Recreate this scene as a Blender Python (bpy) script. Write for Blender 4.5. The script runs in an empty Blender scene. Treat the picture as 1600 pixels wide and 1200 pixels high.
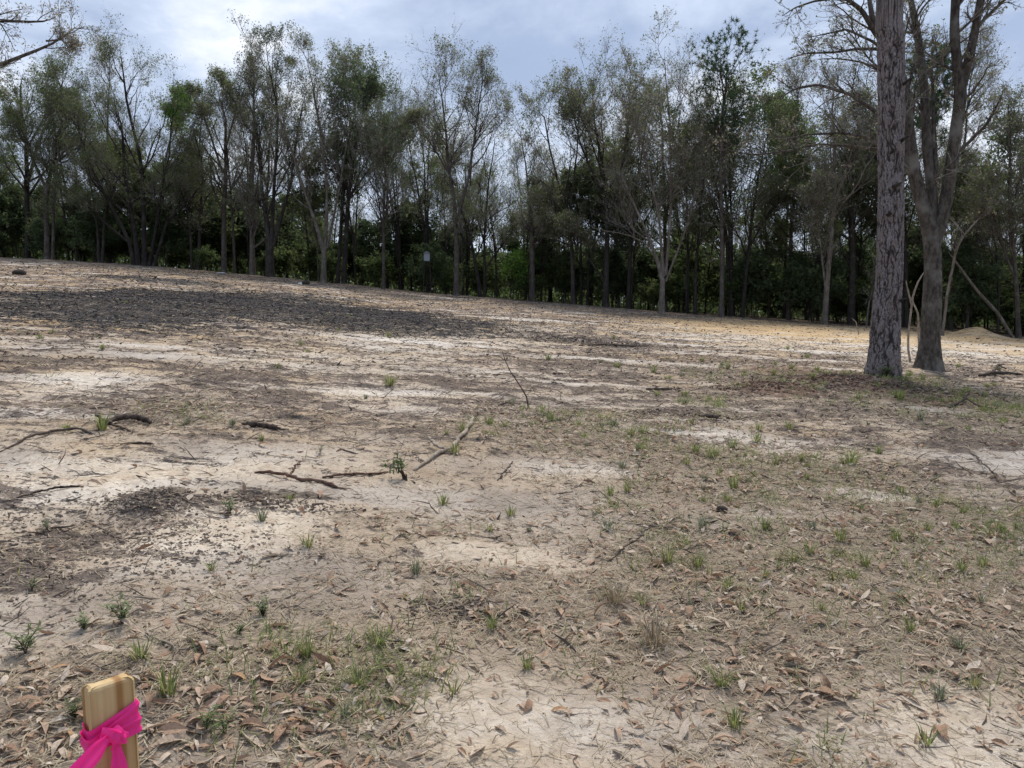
import bpy, math, time
import numpy as np
from mathutils import Vector, Matrix

T0 = time.time()
R = math.radians
scene = bpy.context.scene
rng = np.random.default_rng(7)

# ------------------------------------------------------------------ camera
FPX = 1202.0                       # focal length in pixels of the 1600 px wide photograph
PITCH = math.atan(110 / FPX)       # looking slightly down, horizon a little above the middle
CAMZ = 1.6
cam_d = bpy.data.cameras.new('camera')
cam = bpy.data.objects.new('camera', cam_d)
scene.collection.objects.link(cam)
cam_d.sensor_width = 36.0
cam_d.lens = 36.0 * FPX / 1600.0
cam_d.clip_start = 0.05
cam_d.clip_end = 3000
cam.location = (0, 0, CAMZ)
cam.rotation_euler = (R(90) - PITCH, 0, 0)
scene.camera = cam

# ------------------------------------------------------------------ sun, sky, exposure
SUN_EL, SUN_AZ = R(55), R(12)      # ahead of the camera, a little to the right, behind thin cloud
sun_d = bpy.data.lights.new('sun', 'SUN')
sun_d.energy = 1.5
sun_d.angle = R(14)
sun_d.color = (1.0, 0.95, 0.87)
sun = bpy.data.objects.new('sun', sun_d)
scene.collection.objects.link(sun)
sdir = Vector((math.sin(SUN_AZ) * math.cos(SUN_EL), math.cos(SUN_AZ) * math.cos(SUN_EL), math.sin(SUN_EL)))
sun.rotation_euler = sdir.to_track_quat('Z', 'Y').to_euler()
sun.location = sdir * 100

scene.view_settings.view_transform = 'Standard'
scene.view_settings.look = 'None'
scene.view_settings.gamma = 1.0
scene.view_settings.use_curve_mapping = False
scene.view_settings.exposure = 1.50


class NT:
    """small helper round a node tree"""
    def __init__(self, tree):
        self.t = tree
        tree.nodes.clear()

    def n(self, typ, **kw):
        nd = self.t.nodes.new(typ)
        for k, v in kw.items():
            if k.startswith('i_'):
                key = k[2:]
                key = int(key) if key.isdigit() else key.replace('_', ' ')
                s = nd.inputs[key]
                if hasattr(v, 'is_linked') or isinstance(v, bpy.types.NodeSocket):
                    self.t.links.new(v, s)
                else:
                    s.default_value = v
            else:
                setattr(nd, k, v)
        return nd

    def link(self, a, b):
        self.t.links.new(a, b)

    def math(self, op, a, b=None, c=None, clamp=False):
        nd = self.t.nodes.new('ShaderNodeMath')
        nd.operation = op
        nd.use_clamp = clamp
        for i, v in enumerate((a, b, c)):
            if v is None:
                continue
            if isinstance(v, bpy.types.NodeSocket):
                self.t.links.new(v, nd.inputs[i])
            else:
                nd.inputs[i].default_value = v
        return nd.outputs[0]

    def mix(self, fac, a, b, blend='MIX'):
        nd = self.t.nodes.new('ShaderNodeMix')
        nd.data_type = 'RGBA'
        nd.blend_type = blend
        nd.clamp_factor = True
        for sock, v in ((nd.inputs[0], fac), (nd.inputs[6], a), (nd.inputs[7], b)):
            if isinstance(v, bpy.types.NodeSocket):
                self.t.links.new(v, sock)
            elif isinstance(v, (int, float)):
                sock.default_value = v
            else:
                sock.default_value = (*v, 1.0) if len(v) == 3 else v
        return nd.outputs[2]

    def smooth(self, v, lo, hi):
        nd = self.t.nodes.new('ShaderNodeMapRange')
        nd.interpolation_type = 'SMOOTHSTEP'
        self.t.links.new(v, nd.inputs[0])
        nd.inputs[1].default_value = lo
        nd.inputs[2].default_value = hi
        return nd.outputs[0]

    def noise(self, vec, scale, detail=4, rough=0.55, dist=0.0):
        nd = self.n('ShaderNodeTexNoise')
        self.t.links.new(vec, nd.inputs['Vector'])
        nd.inputs['Scale'].default_value = scale
        nd.inputs['Detail'].default_value = detail
        nd.inputs['Roughness'].default_value = rough
        nd.inputs['Distortion'].default_value = dist
        return nd.outputs[0]

    def attr(self, name):
        nd = self.t.nodes.new('ShaderNodeAttribute')
        nd.attribute_name = name
        return nd


world = bpy.data.worlds.new('World')
scene.world = world
world.use_nodes = True
w = NT(world.node_tree)
sky = w.n('ShaderNodeTexSky', sky_type='NISHITA')
sky.sun_disc = False
sky.sun_elevation = SUN_EL
sky.sun_rotation = SUN_AZ
bg_sky = w.n('ShaderNodeBackground')
w.link(sky.outputs[0], bg_sky.inputs[0])
bg_sky.inputs[1].default_value = 0.10
tc = w.n('ShaderNodeTexCoord')
sep = w.n('ShaderNodeSeparateXYZ')
w.link(tc.outputs['Generated'], sep.inputs[0])
den = w.math('ADD', w.math('MAXIMUM', sep.outputs[2], 0.0), 0.28)
cv = w.n('ShaderNodeCombineXYZ')
w.link(w.math('DIVIDE', sep.outputs[0], den), cv.inputs[0])
w.link(w.math('DIVIDE', sep.outputs[1], den), cv.inputs[1])
cv.inputs[2].default_value = 10.7
n_big = w.noise(cv.outputs[0], 1.75, 8, 0.58, 0.3)
n_cov = w.noise(cv.outputs[0], 0.85, 5, 0.5, 0.2)
# cloud brightness: dark slate undersides to white thin places, brighter round the hidden sun
dot = w.n('ShaderNodeVectorMath', operation='DOT_PRODUCT')
w.link(tc.outputs['Generated'], dot.inputs[0])
dot.inputs[1].default_value = sdir
glow = w.smooth(dot.outputs['Value'], 0.55, 1.0)
thin = w.math('ADD', n_big, w.math('MULTIPLY', glow, 0.10))
cr = w.n('ShaderNodeValToRGB')
w.link(thin, cr.inputs[0])
e = cr.color_ramp.elements
e[0].position, e[0].color = 0.30, (0.145, 0.185, 0.265, 1)
e[1].position, e[1].color = 0.76, (0.44, 0.45, 0.47, 1)
x = e.new(0.47); x.color = (0.165, 0.205, 0.285, 1)
x = e.new(0.59); x.color = (0.245, 0.285, 0.36, 1)
lowb = w.smooth(sep.outputs[2], 0.30, 0.02)     # whiter towards the horizon, as seen between the trunks
ccol = w.mix(w.math('MULTIPLY', lowb, 0.6), cr.outputs[0], (0.36, 0.395, 0.45))
bg_cl = w.n('ShaderNodeBackground')
w.link(ccol, bg_cl.inputs[0])
bg_cl.inputs[1].default_value = 0.95
mx = w.n('ShaderNodeMixShader')
w.link(w.smooth(n_cov, 0.24, 0.36), mx.inputs[0])
w.link(bg_sky.outputs[0], mx.inputs[1])
w.link(bg_cl.outputs[0], mx.inputs[2])
wo = w.n('ShaderNodeOutputWorld')
w.link(mx.outputs[0], wo.inputs[0])

# ------------------------------------------------------------------ numeric helpers
def norm(v):
    return v / np.maximum(np.linalg.norm(v, axis=-1, keepdims=True), 1e-9)


def _hash(ix, iy, seed):
    h = (ix.astype(np.int64) * 374761393 + iy.astype(np.int64) * 668265263 + seed * 1442695041) & 0xFFFFFFFF
    h = ((h ^ (h >> 13)) * 1274126177) & 0xFFFFFFFF
    h = h ^ (h >> 16)
    return (h & 0xFFFF) / 65536.0


def perlin(x, y, seed=0):
    x = np.asarray(x, float); y = np.asarray(y, float)
    ix = np.floor(x); iy = np.floor(y)
    fx = x - ix; fy = y - iy
    u = fx * fx * fx * (fx * (fx * 6 - 15) + 10); v = fy * fy * fy * (fy * (fy * 6 - 15) + 10)

    def g(dx, dy):
        a = _hash(ix + dx, iy + dy, seed) * 2 * np.pi
        return np.cos(a) * (fx - dx) + np.sin(a) * (fy - dy)
    n0 = g(0, 0) * (1 - u) + g(1, 0) * u
    n1 = g(0, 1) * (1 - u) + g(1, 1) * u
    return (n0 * (1 - v) + n1 * v) * 1.45


def fbm(x, y, seed=0, octv=4, gain=0.5):
    s = 0; a = 1; tot = 0
    for o in range(octv):
        s = s + a * perlin(np.asarray(x) * 2 ** o + 17.3 * o, np.asarray(y) * 2 ** o - 9.1 * o, seed + o)
        tot += a; a *= gain
    return s / tot


def sstep(v, lo, hi):
    t = np.clip((v - lo) / (hi - lo), 0, 1)
    return t * t * (3 - 2 * t)


_sp, _cp = math.sin(PITCH), math.cos(PITCH)


def ray(px, py):
    cx = (px - 800) / FPX; cy = (600 - py) / FPX
    return np.array([cx, cy * _sp + _cp, cy * _cp - _sp])


def at(px, py, Y):
    d = ray(px, py)
    return np.array([0, 0, CAMZ]) + d * (Y / d[1])

# ------------------------------------------------------------------ terrain
# line where the clearing meets the wood: photo x, photo y, metres ahead
EDGE = np.array([(0, 402, 62), (200, 413, 60), (400, 430, 58), (600, 452, 56), (800, 468, 54), (1000, 486, 51),
                 (1200, 500, 48), (1400, 512, 45), (1600, 528, 42)], float)
_ep = np.array([at(*q) for q in EDGE])
_eph = np.arctan2(_ep[:, 0], _ep[:, 1]); _ed = np.hypot(_ep[:, 0], _ep[:, 1]); _ez = _ep[:, 2]
PH = np.concatenate([[-math.pi, -2.2, -1.3, -0.85], _eph, [0.95, 1.4, 2.2, math.pi]])
PD = np.concatenate([[60, 60, 66, 72], _ed, [48, 48, 55, 60]])
PZ = np.concatenate([[0.0, 1.5, 5.2, 7.0], _ez, [-0.6, -1.2, -0.9, 0.0]])


def edge_Y(px):
    return float(np.interp(px, EDGE[:, 0], EDGE[:, 2]))


def H0(x, y):
    x = np.asarray(x, float); y = np.asarray(y, float)
    ph = np.arctan2(x, y); r = np.hypot(x, y)
    D = np.interp(ph, PH, PD); Z = np.interp(ph, PH, PZ)
    t = r / D
    g = np.where(t < 1, t, 1 + 0.9 * (1 - np.exp(-(t - 1) / 0.9)) * 0.35)
    return Z * g


def mound(x, y, c, rx, ry, h):
    return h * np.exp(-(((x - c[0]) / rx) ** 2 + ((y - c[1]) / ry) ** 2))


def G0(px, py):
    """ground point under a photo pixel, on the smooth terrain"""
    d = ray(px, py)
    ts = np.concatenate([np.linspace(0.5, 30, 1500), np.linspace(30, 140, 2500)[1:]])
    p = np.array([0, 0, CAMZ]) + d[None, :] * ts[:, None]
    below = p[:, 2] < H0(p[:, 0], p[:, 1])
    i = int(np.argmax(below)) if below.any() else len(ts) - 1
    return p[i]


PINE = at(1381, 583, 15.0)
OAK = at(1451, 567, 18.0)
HEAP = at(1525, 531, 40.0)
CLOD = G0(238, 795)
REDM = G0(1205, 614)
MUL = G0(1330, 606)


def blobs(spec):
    out = []
    for (x0, x1, y0, y1, s) in spec:
        c = G0((x0 + x1) / 2, (y0 + y1) / 2)
        a = G0(x0, (y0 + y1) / 2); b = G0(x1, (y0 + y1) / 2)
        f = G0((x0 + x1) / 2, y0); n = G0((x0 + x1) / 2, y1)
        out.append((c[0], c[1], max(0.1, np.hypot(*(b - a)[:2]) / 2), max(0.1, np.hypot(*(f - n)[:2]) / 2), s,
                    math.atan2(b[1] - a[1], b[0] - a[0])))
    return out


def field(bl, x, y):
    m = np.zeros_like(x)
    for (cx, cy, rx, ry, s, an) in bl:
        dx, dy = x - cx, y - cy
        u = dx * math.cos(an) + dy * math.sin(an); v = -dx * math.sin(an) + dy * math.cos(an)
        q = (u / rx) ** 2 + (v / ry) ** 2
        m = 1 - (1 - m) * (1 - s * np.exp(-.9 * q * np.sqrt(q)))
    return m


B_CHAR = blobs([(60, 560, 464, 494, 1), (0, 200, 458, 472, .8), (380, 720, 476, 514, .9), (0, 330, 474, 512, .8), (200, 300, 432, 444, .8),
                (180, 560, 455, 470, .75)])
B_YEL = blobs([(0, 500, 410, 432, .75), (0, 90, 492, 516, .9), (1080, 1700, 505, 534, 1.0), (540, 1010, 1070, 1260, .8), (1330, 1700, 1050, 1230, .45), (-40, 330, 700, 790, .25), (0, 70, 436, 456, .8),
               (620, 900, 470, 492, .5), (180, 520, 428, 446, .7), (1470, 1590, 520, 536, 1.0), (1120, 1420, 510, 524, 1.0), (1230, 1420, 660, 720, .35), (100, 330, 690, 715, .5)])
B_YEL2 = blobs([(1150, 1420, 506, 520, .8), (1400, 1720, 518, 534, .8), (1060, 1200, 502, 514, .6), (1488, 1562, 518, 534, 1.0)])
B_PALE = blobs([(-60, 330, 700, 785, 1), (190, 520, 800, 900, 1), (1320, 1700, 1040, 1230, .95), (1060, 1260, 672, 704, .7), (0, 230, 575, 618, .95),
                (1150, 1700, 520, 548, .9), (380, 760, 540, 575, .55), (560, 860, 520, 545, .6), (520, 700, 590, 640, .7), (1180, 1420, 752, 775, .7),
                (660, 900, 850, 905, .6), (840, 1050, 720, 760, .6), (-80, 100, 960, 1030, .7), (540, 980, 1050, 1230, .65), (1180, 1330, 790, 830, .5),
                (260, 520, 700, 760, .6)])
B_LIT = blobs([(-80, 720, 985, 1230, 1), (820, 1450, 820, 1130, 1), (1000, 1750, 640, 1020, .95), (740, 1120, 640, 720, .8), (420, 860, 800, 880, .5),
               (620, 900, 880, 1010, .6), (1150, 1700, 570, 660, .7), (300, 620, 840, 980, .45), (180, 420, 610, 680, .6)])
B_DARK = blobs([(-60, 250, 815, 935, .6), (200, 420, 790, 840, .3), (-50, 110, 745, 780, .6), (640, 760, 945, 975, .7), (0, 420, 590, 680, .5),
                (1040, 1130, 636, 664, .9), (860, 1000, 525, 545, .7), (660, 720, 870, 900, .5), (350, 470, 782, 798, .7), (222, 256, 775, 812, .8)])
B_RED = blobs([(1160, 1260, 600, 626, 1), (1260, 1460, 585, 625, .9), (1400, 1560, 600, 650, .6), (1160, 1330, 560, 600, .5)])
B_GRN = blobs([(1380, 1720, 700, 960, .9), (1020, 1320, 680, 760, .6), (1080, 1180, 625, 650, .8), (780, 1100, 640, 700, .55), (1440, 1700, 610, 660, .7),
               (940, 1400, 780, 920, .55), (400, 700, 1000, 1130, .4)])


def masks(x, y):
    wx = x + 0.6 * fbm(x * .5, y * .5, 91, 3); wy = y + 0.6 * fbm(x * .5, y * .5, 95, 3)
    r = np.hypot(x, y)
    D = np.interp(np.arctan2(x, y), PH, PD)
    m = {}
    n1 = fbm(x * .9, y * .9, 11, 4)
    n2 = fbm(x * 3.1, y * 3.1, 21, 4)
    # streaks left by the machine: long across the view, short in depth
    st = fbm(wx * .16 + wy * .05, wy * 1.05 - wx * .10, 31, 4)
    st2 = fbm(wx * .5 + wy * .12, wy * 2.9 - wx * .25, 41, 4)
    c01 = lambda v: np.clip(v, 0, 1)
    m['char'] = c01(field(B_CHAR, wx, wy) * (1 + .5 * st2 + .5 * st))
    m['yel'] = c01(field(B_YEL, wx, wy) * sstep(.55 * st + .3 * n1 + .5, .2, .8) + field(B_YEL2, wx, wy) * (.9 + .5 * st))
    mid = sstep(r, 5.0, 9.5)
    m['pale'] = c01(field(B_PALE, wx, wy) * (1.1 + .6 * n1) + mid * np.clip(-1.7 * st - 1.0 * st2 - .24, 0, .85))
    m['red'] = c01(field(B_RED, wx, wy) * (1 + .7 * n1))
    m['lit'] = c01(field(B_LIT, wx, wy) * (.95 + .7 * n1 + .35 * n2) - .5 * m['pale'])
    m['grn'] = c01(field(B_GRN, wx, wy) * sstep(n1 + .3 * n2, -.25, .4))
    mid = sstep(r, 5.0, 9.5)
    deb = mid * c01(.58 + .22 * sstep(r, 16, 34) + 1.4 * st + 1.0 * st2 + .6 * n2) * (1 - .8 * m['pale']) * (1 - .4 * m['lit']) * (1 - .7 * m['yel'])
    deb = np.maximum(deb, c01(field(B_DARK, wx, wy) * (1 + 1.0 * n2 + .6 * st2)))
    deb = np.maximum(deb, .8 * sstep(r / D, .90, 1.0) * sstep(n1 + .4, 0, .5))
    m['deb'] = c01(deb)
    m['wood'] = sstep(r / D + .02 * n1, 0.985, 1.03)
    return m


def H(x, y, m=None):
    x = np.asarray(x, float); y = np.asarray(y, float)
    z = H0(x, y)
    z = z + mound(x, y, PINE, 1.5, 1.2, .12) + mound(x, y, OAK, 1.3, 1.2, .08)
    z = z + mound(x, y, HEAP, .95, .8, .46) + mound(x, y, CLOD, .16, .15, .09) + mound(x, y, REDM, .5, .3, .14) + mound(x, y, MUL, 1.0, .4, .16)
    r = np.hypot(x, y)
    far = np.clip(1 - (r - 70) / 60, 0, 1)
    z = z + far * (.11 * fbm(x * .13, y * .13, 3, 3) * np.clip(r / 10, .25, 1) + .045 * fbm(x * .9, y * .9, 11, 3))
    # ridges of torn soil
    wx = x + 0.5 * fbm(x * .5, y * .5, 91, 2); wy = y + 0.5 * fbm(x * .5, y * .5, 95, 2)
    mid = sstep(r, 4.5, 9) * far
    z = z + mid * .075 * np.abs(fbm(wx * .16 + wy * .05, wy * 1.05 - wx * .10, 31, 3))
    z = z + mid * .035 * fbm(wx * .5 + wy * .12, wy * 2.9 - wx * .25, 41, 3)
    f2 = np.clip(1 - (r - 45) / 20, 0, 1)
    if m is None:
        m = masks(x, y)
    z = z + f2 * (.018 * fbm(x * 3.1, y * 3.1, 21, 3) * (1 + 2.6 * m['deb']) + .014 * (.4 + 1.3 * m['deb'] + .4 * m['lit']) * fbm(x * 10, y * 10, 51, 3))
    return z


def Gz(p):
    return float(H(np.array([p[0]]), np.array([p[1]]))[0])


def G(px, py):
    p = G0(px, py)
    return np.array([p[0], p[1], Gz(p)])

# ------------------------------------------------------------------ mesh helpers
class Acc:
    """collects vertices, faces and per-vertex values for one mesh"""
    def __init__(self):
        self.v = []; self.q = []; self.t = []; self.qm = []; self.tm = []; self.nv = 0; self.a = {}

    def add(self, v, q=None, t=None, mat=0, **attrs):
        v = np.asarray(v, float).reshape(-1, 3)
        if q is not None and len(q):
            q = np.asarray(q).reshape(-1, 4); self.q.append(q + self.nv); self.qm.append(np.full(len(q), mat))
        if t is not None and len(t):
            t = np.asarray(t).reshape(-1, 3); self.t.append(t + self.nv); self.tm.append(np.full(len(t), mat))
        for k, val in attrs.items():
            self.a.setdefault(k, []).append((self.nv, np.broadcast_to(np.asarray(val, float), (len(v),) + np.shape(val)[1:] if np.ndim(val) > 0 else (len(v),))))
        self.v.append(v); self.nv += len(v)

    def mesh(self, name, mats, smooth=True):
        v = np.concatenate(self.v) if self.v else np.zeros((0, 3))
        q = np.concatenate(self.q) if self.q else np.zeros((0, 4), int)
        t = np.concatenate(self.t) if self.t else np.zeros((0, 3), int)
        me = bpy.data.meshes.new(name)
        me.vertices.add(len(v)); me.vertices.foreach_set('co', v.astype(np.float32).ravel())
        nl = q.size + t.size
        me.loops.add(nl)
        me.loops.foreach_set('vertex_index', np.concatenate([q.ravel(), t.ravel()]).astype(np.int32))
        nf = len(q) + len(t)
        me.polygons.add(nf)
        me.polygons.foreach_set('loop_start', np.concatenate([np.arange(len(q)) * 4, q.size + np.arange(len(t)) * 3]).astype(np.int32))
        mi = np.concatenate([np.concatenate(self.qm) if self.qm else [], np.concatenate(self.tm) if self.tm else []]).astype(np.int32)
        for mt in mats:
            me.materials.append(mt)
        me.polygons.foreach_set('material_index', mi)
        me.polygons.foreach_set('use_smooth', np.full(nf, smooth))
        for k, parts in self.a.items():
            dim = 3 if any(np.ndim(p[1]) == 2 for p in parts) else 1
            arr = np.zeros((len(v), dim), np.float32)
            for st, val in parts:
                arr[st:st + len(val)] = val if np.ndim(val) == 2 else np.asarray(val)[:, None]
            at_ = me.attributes.new(k, 'FLOAT' if dim == 1 else 'FLOAT_VECTOR', 'POINT')
            at_.data.foreach_set('value' if dim == 1 else 'vector', arr.ravel())
        me.update(calc_edges=True)
        return me


def obj(name, mesh, parent=None, loc=None, rot=None, scale=None):
    o = bpy.data.objects.new(name, mesh)
    scene.collection.objects.link(o)
    if parent is not None:
        o.parent = parent
    if loc is not None:
        o.location = loc
    if rot is not None:
        o.rotation_euler = rot
    if scale is not None:
        o.scale = scale
    return o


def tag(o, label=None, cat=None, group=None, kind=None):
    for k, v in (('label', label), ('category', cat), ('group', group), ('kind', kind)):
        if v:
            o[k] = v
    return o


def copy_tree(src, loc, rotz, scale, label=None, group=None):
    c = src.copy(); scene.collection.objects.link(c)
    c.location = loc; c.rotation_euler = (0, 0, rotz); c.scale = scale
    if label:
        c['label'] = label
    if group:
        c['group'] = group
    for ch in list(src.children):
        k = ch.copy(); scene.collection.objects.link(k); k.parent = c
    return c


def tubes(acc, P, Rr, S, mat=0, cone=True, **attrs):
    """P (N,K,3), Rr (N,K): N tapered tubes of S sides; cone: last ring is one point"""
    N, K, _ = P.shape
    if N == 0:
        return
    T = norm(np.gradient(P, axis=1))
    ref = norm(np.cross(norm(P[:, -1] - P[:, 0]), np.array([.31, .77, .56]) + 0 * P[:, 0]))
    A = norm(np.cross(T, ref[:, None, :])); B = np.cross(T, A)
    th = np.arange(S) * 2 * np.pi / S
    nr = K - 1 if cone else K
    ring = P[:, :nr, None, :] + Rr[:, :nr, None, None] * (A[:, :nr, None, :] * np.cos(th)[None, None, :, None] + B[:, :nr, None, :] * np.sin(th)[None, None, :, None])
    v = ring.reshape(N, nr * S, 3)
    if cone:
        v = np.concatenate([v, P[:, -1:, :]], axis=1)
    M = v.shape[1]
    base = (np.arange(N) * M)[:, None, None]
    k = np.arange(nr - 1)[:, None] * S; s = np.arange(S)[None, :]; s1 = (s + 1) % S
    q = np.stack([k + s, k + s1, k + S + s1, k + S + s], -1).reshape(1, -1, 4) + base if nr > 1 else None
    t = None
    if cone:
        l = (nr - 1) * S
        t = np.stack([l + np.arange(S), l + (np.arange(S) + 1) % S, np.full(S, nr * S)], -1)[None] + base
    acc.add(v.reshape(-1, 3), q.reshape(-1, 4) if q is not None else None, t.reshape(-1, 3) if t is not None else None, mat=mat, **attrs)


def resample(pts, rad, K):
    pts = np.asarray(pts, float); rad = np.asarray(rad, float)
    d = np.concatenate([[0], np.cumsum(np.linalg.norm(np.diff(pts, axis=0), axis=1))])
    s = np.linspace(0, d[-1], K)
    # gentle smoothing of the corners
    fine = np.linspace(0, d[-1], K * 4)
    q = np.stack([np.interp(fine, d, pts[:, i]) for i in range(3)], 1)
    for _ in range(3):
        q[1:-1] = .25 * q[:-2] + .5 * q[1:-1] + .25 * q[2:]
    return np.stack([np.interp(s, fine, q[:, i]) for i in range(3)], 1), np.interp(s, d, rad)


def children(P, Rr, n, t0, t1, ang, asd, lr, K, up, wig, rr, g, rmax=9., rmin=.004, Lmin=.15, Lmax=99., tpow=1., fall=.45):
    N, Kp, _ = P.shape
    idx = np.repeat(np.arange(N), n)
    M = len(idx)
    t = t0 + (t1 - t0) * g.random(M) ** tpow
    f = t * (Kp - 1); i = np.minimum(f.astype(int), Kp - 2); wv = (f - i)
    pos = P[idx, i] * (1 - wv)[:, None] + P[idx, i + 1] * wv[:, None]
    tan = norm(P[idx, i + 1] - P[idx, i])
    rad = Rr[idx, i] * (1 - wv) + Rr[idx, i + 1] * wv
    Lp = np.linalg.norm(np.diff(P, axis=1), axis=2).sum(1)
    L = np.clip(Lp[idx] * lr * (1.12 - fall * t) * g.uniform(.6, 1.35, M), Lmin, Lmax)
    perp = norm(np.cross(tan, g.normal(size=(M, 3))))
    a = ang + asd * g.normal(size=M)
    d = norm(np.cos(a)[:, None] * tan + np.sin(a)[:, None] * perp + np.array([0, 0, up * .6]))
    pts = [pos]
    for k in range(K - 1):
        d = norm(d + wig * g.normal(size=(M, 3)) + np.array([0, 0, up / (K - 1)]))
        pts.append(pts[-1] + d * (L / (K - 1))[:, None])
    C = np.stack(pts, 1)
    r0 = np.clip(rad * rr, rmin, rmax)
    s = np.linspace(0, 1, K)
    return C, r0[:, None] * (1 - .82 * s)[None, :], idx


def leaf_quads(acc, c, size, g, mat, tint=None, flat=0.0):
    """small leaf-shaped triangles pointing every way"""
    N = len(c)
    if N == 0:
        return
    u = norm(g.normal(size=(N, 3))); v = norm(np.cross(u, g.normal(size=(N, 3))))
    s = size * g.uniform(.6, 1.4, N)[:, None]
    w_ = s * g.uniform(.55, .85, N)[:, None]
    V = np.stack([c - u * s - v * w_ * .5, c - u * s * .4 + v * w_, c + u * s], 1)
    tt = g.random(N) if tint is None else tint
    acc.add(V.reshape(-1, 3), None, np.arange(N * 3).reshape(N, 3), mat=mat, tint=np.repeat(tt, 3))


def on_branches(P, n, g, t0=.3, jit=.08, weight=None):
    N, K, _ = P.shape
    p = None if weight is None else weight / weight.sum()
    i = g.choice(N, n, p=p); t = g.uniform(t0, 1, n) * (K - 1)
    k = np.minimum(t.astype(int), K - 2); f = (t - k)[:, None]
    return P[i, k] * (1 - f) + P[i, k + 1] * f + g.normal(size=(n, 3)) * jit

# ------------------------------------------------------------------ materials
def new_mat(name):
    m = bpy.data.materials.new(name)
    m.use_nodes = True
    return m, NT(m.node_tree)


def out_bsdf(nt, col, rough=.9, spec=.15, bump=None, bstr=.3, bdist=.02):
    b = nt.n('ShaderNodeBsdfPrincipled')
    if isinstance(col, bpy.types.NodeSocket):
        nt.link(col, b.inputs['Base Color'])
    else:
        b.inputs['Base Color'].default_value = (*col, 1)
    b.inputs['Roughness'].default_value = rough
    b.inputs['Specular IOR Level'].default_value = spec
    if bump is not None:
        bn = nt.n('ShaderNodeBump')
        bn.inputs['Strength'].default_value = bstr
        bn.inputs['Distance'].default_value = bdist
        nt.link(bump, bn.inputs['Height'])
        nt.link(bn.outputs[0], b.inputs['Normal'])
    o = nt.n('ShaderNodeOutputMaterial')
    nt.link(b.outputs[0], o.inputs[0])
    return b, o


def bark_mat(name, c0, c1, c2, zs=.25):
    m, nt = new_mat(name)
    tc = nt.n('ShaderNodeTexCoord')
    mp = nt.n('ShaderNodeMapping')
    nt.link(tc.outputs['Object'], mp.inputs[0])
    mp.inputs['Scale'].default_value = (1, 1, zs)
    n1 = nt.noise(mp.outputs[0], 14, 5, .65)
    n2 = nt.noise(tc.outputs['Object'], 1.6, 4, .6)
    oi = nt.n('ShaderNodeObjectInfo')
    col = nt.mix(nt.smooth(n1, .35, .68), c0, c1)
    col = nt.mix(nt.smooth(n2, .48, .75), col, c2)
    hv = nt.n('ShaderNodeHueSaturation')
    nt.link(nt.math('ADD', nt.math('MULTIPLY', oi.outputs['Random'], .5), .75), hv.inputs['Value'])
    nt.link(col, hv.inputs['Color'])
    out_bsdf(nt, hv.outputs[0], .92, .1, n1, .6, .03)
    return m


def leaf_mat(name, c0, c1, c2, trans=.35):
    m, nt = new_mat(name)
    a = nt.attr('tint')
    cr = nt.n('ShaderNodeValToRGB')
    nt.link(a.outputs['Fac'], cr.inputs[0])
    e = cr.color_ramp.elements
    e[0].position, e[0].color = 0, (*c0, 1)
    e[1].position, e[1].color = 1, (*c2, 1)
    x = e.new(.5); x.color = (*c1, 1)
    oi = nt.n('ShaderNodeObjectInfo')
    hv = nt.n('ShaderNodeHueSaturation')
    nt.link(nt.math('ADD', nt.math('MULTIPLY', oi.outputs['Random'], .4), .8), hv.inputs['Value'])
    nt.link(cr.outputs[0], hv.inputs['Color'])
    b = nt.n('ShaderNodeBsdfPrincipled')
    nt.link(hv.outputs[0], b.inputs['Base Color'])
    b.inputs['Roughness'].default_value = .6
    b.inputs['Specular IOR Level'].default_value = .2
    tr = nt.n('ShaderNodeBsdfTranslucent')
    nt.link(hv.outputs[0], tr.inputs[0])
    ms = nt.n('ShaderNodeMixShader')
    ms.inputs[0].default_value = trans
    nt.link(b.outputs[0], ms.inputs[1]); nt.link(tr.outputs[0], ms.inputs[2])
    o = nt.n('ShaderNodeOutputMaterial')
    nt.link(ms.outputs[0], o.inputs[0])
    return m


M_BARK_D = bark_mat('bark_dark', (.024, .02, .018), (.06, .05, .043), (.08, .073, .064))
M_BARK_G = bark_mat('bark_grey_brown', (.045, .037, .031), (.11, .092, .078), (.14, .13, .115))
M_BARK_P = bark_mat('bark_pale', (.075, .062, .05), (.165, .14, .115), (.21, .195, .17))
M_BARK_O = bark_mat('bark_oak_near', (.045, .038, .032), (.125, .108, .09), (.20, .185, .16), .4)
M_TWIG = bark_mat('twig', (.15, .13, .11), (.29, .26, .225), (.35, .32, .285))
M_LF_OLIVE = leaf_mat('leaf_olive', (.075, .105, .036), (.112, .15, .052), (.165, .195, .075), .6)
M_LF_DARK = leaf_mat('leaf_dark_green', (.055, .085, .04), (.085, .12, .056), (.125, .155, .072), .6)
M_LF_BRIGHT = leaf_mat('leaf_spring_green', (.09, .17, .03), (.15, .28, .045), (.24, .38, .08), .5)
M_LF_BUD = leaf_mat('leaf_bud', (.24, .19, .14), (.34, .29, .21), (.34, .35, .22), .5)
M_NEEDLE = leaf_mat('pine_needle', (.03, .058, .032), (.05, .09, .045), (.09, .13, .06), .3)
M_LF_UNDER = leaf_mat('leaf_understorey', (.065, .095, .036), (.10, .138, .05), (.15, .185, .066), .6)
print('setup', round(time.time() - T0, 1))

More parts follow.
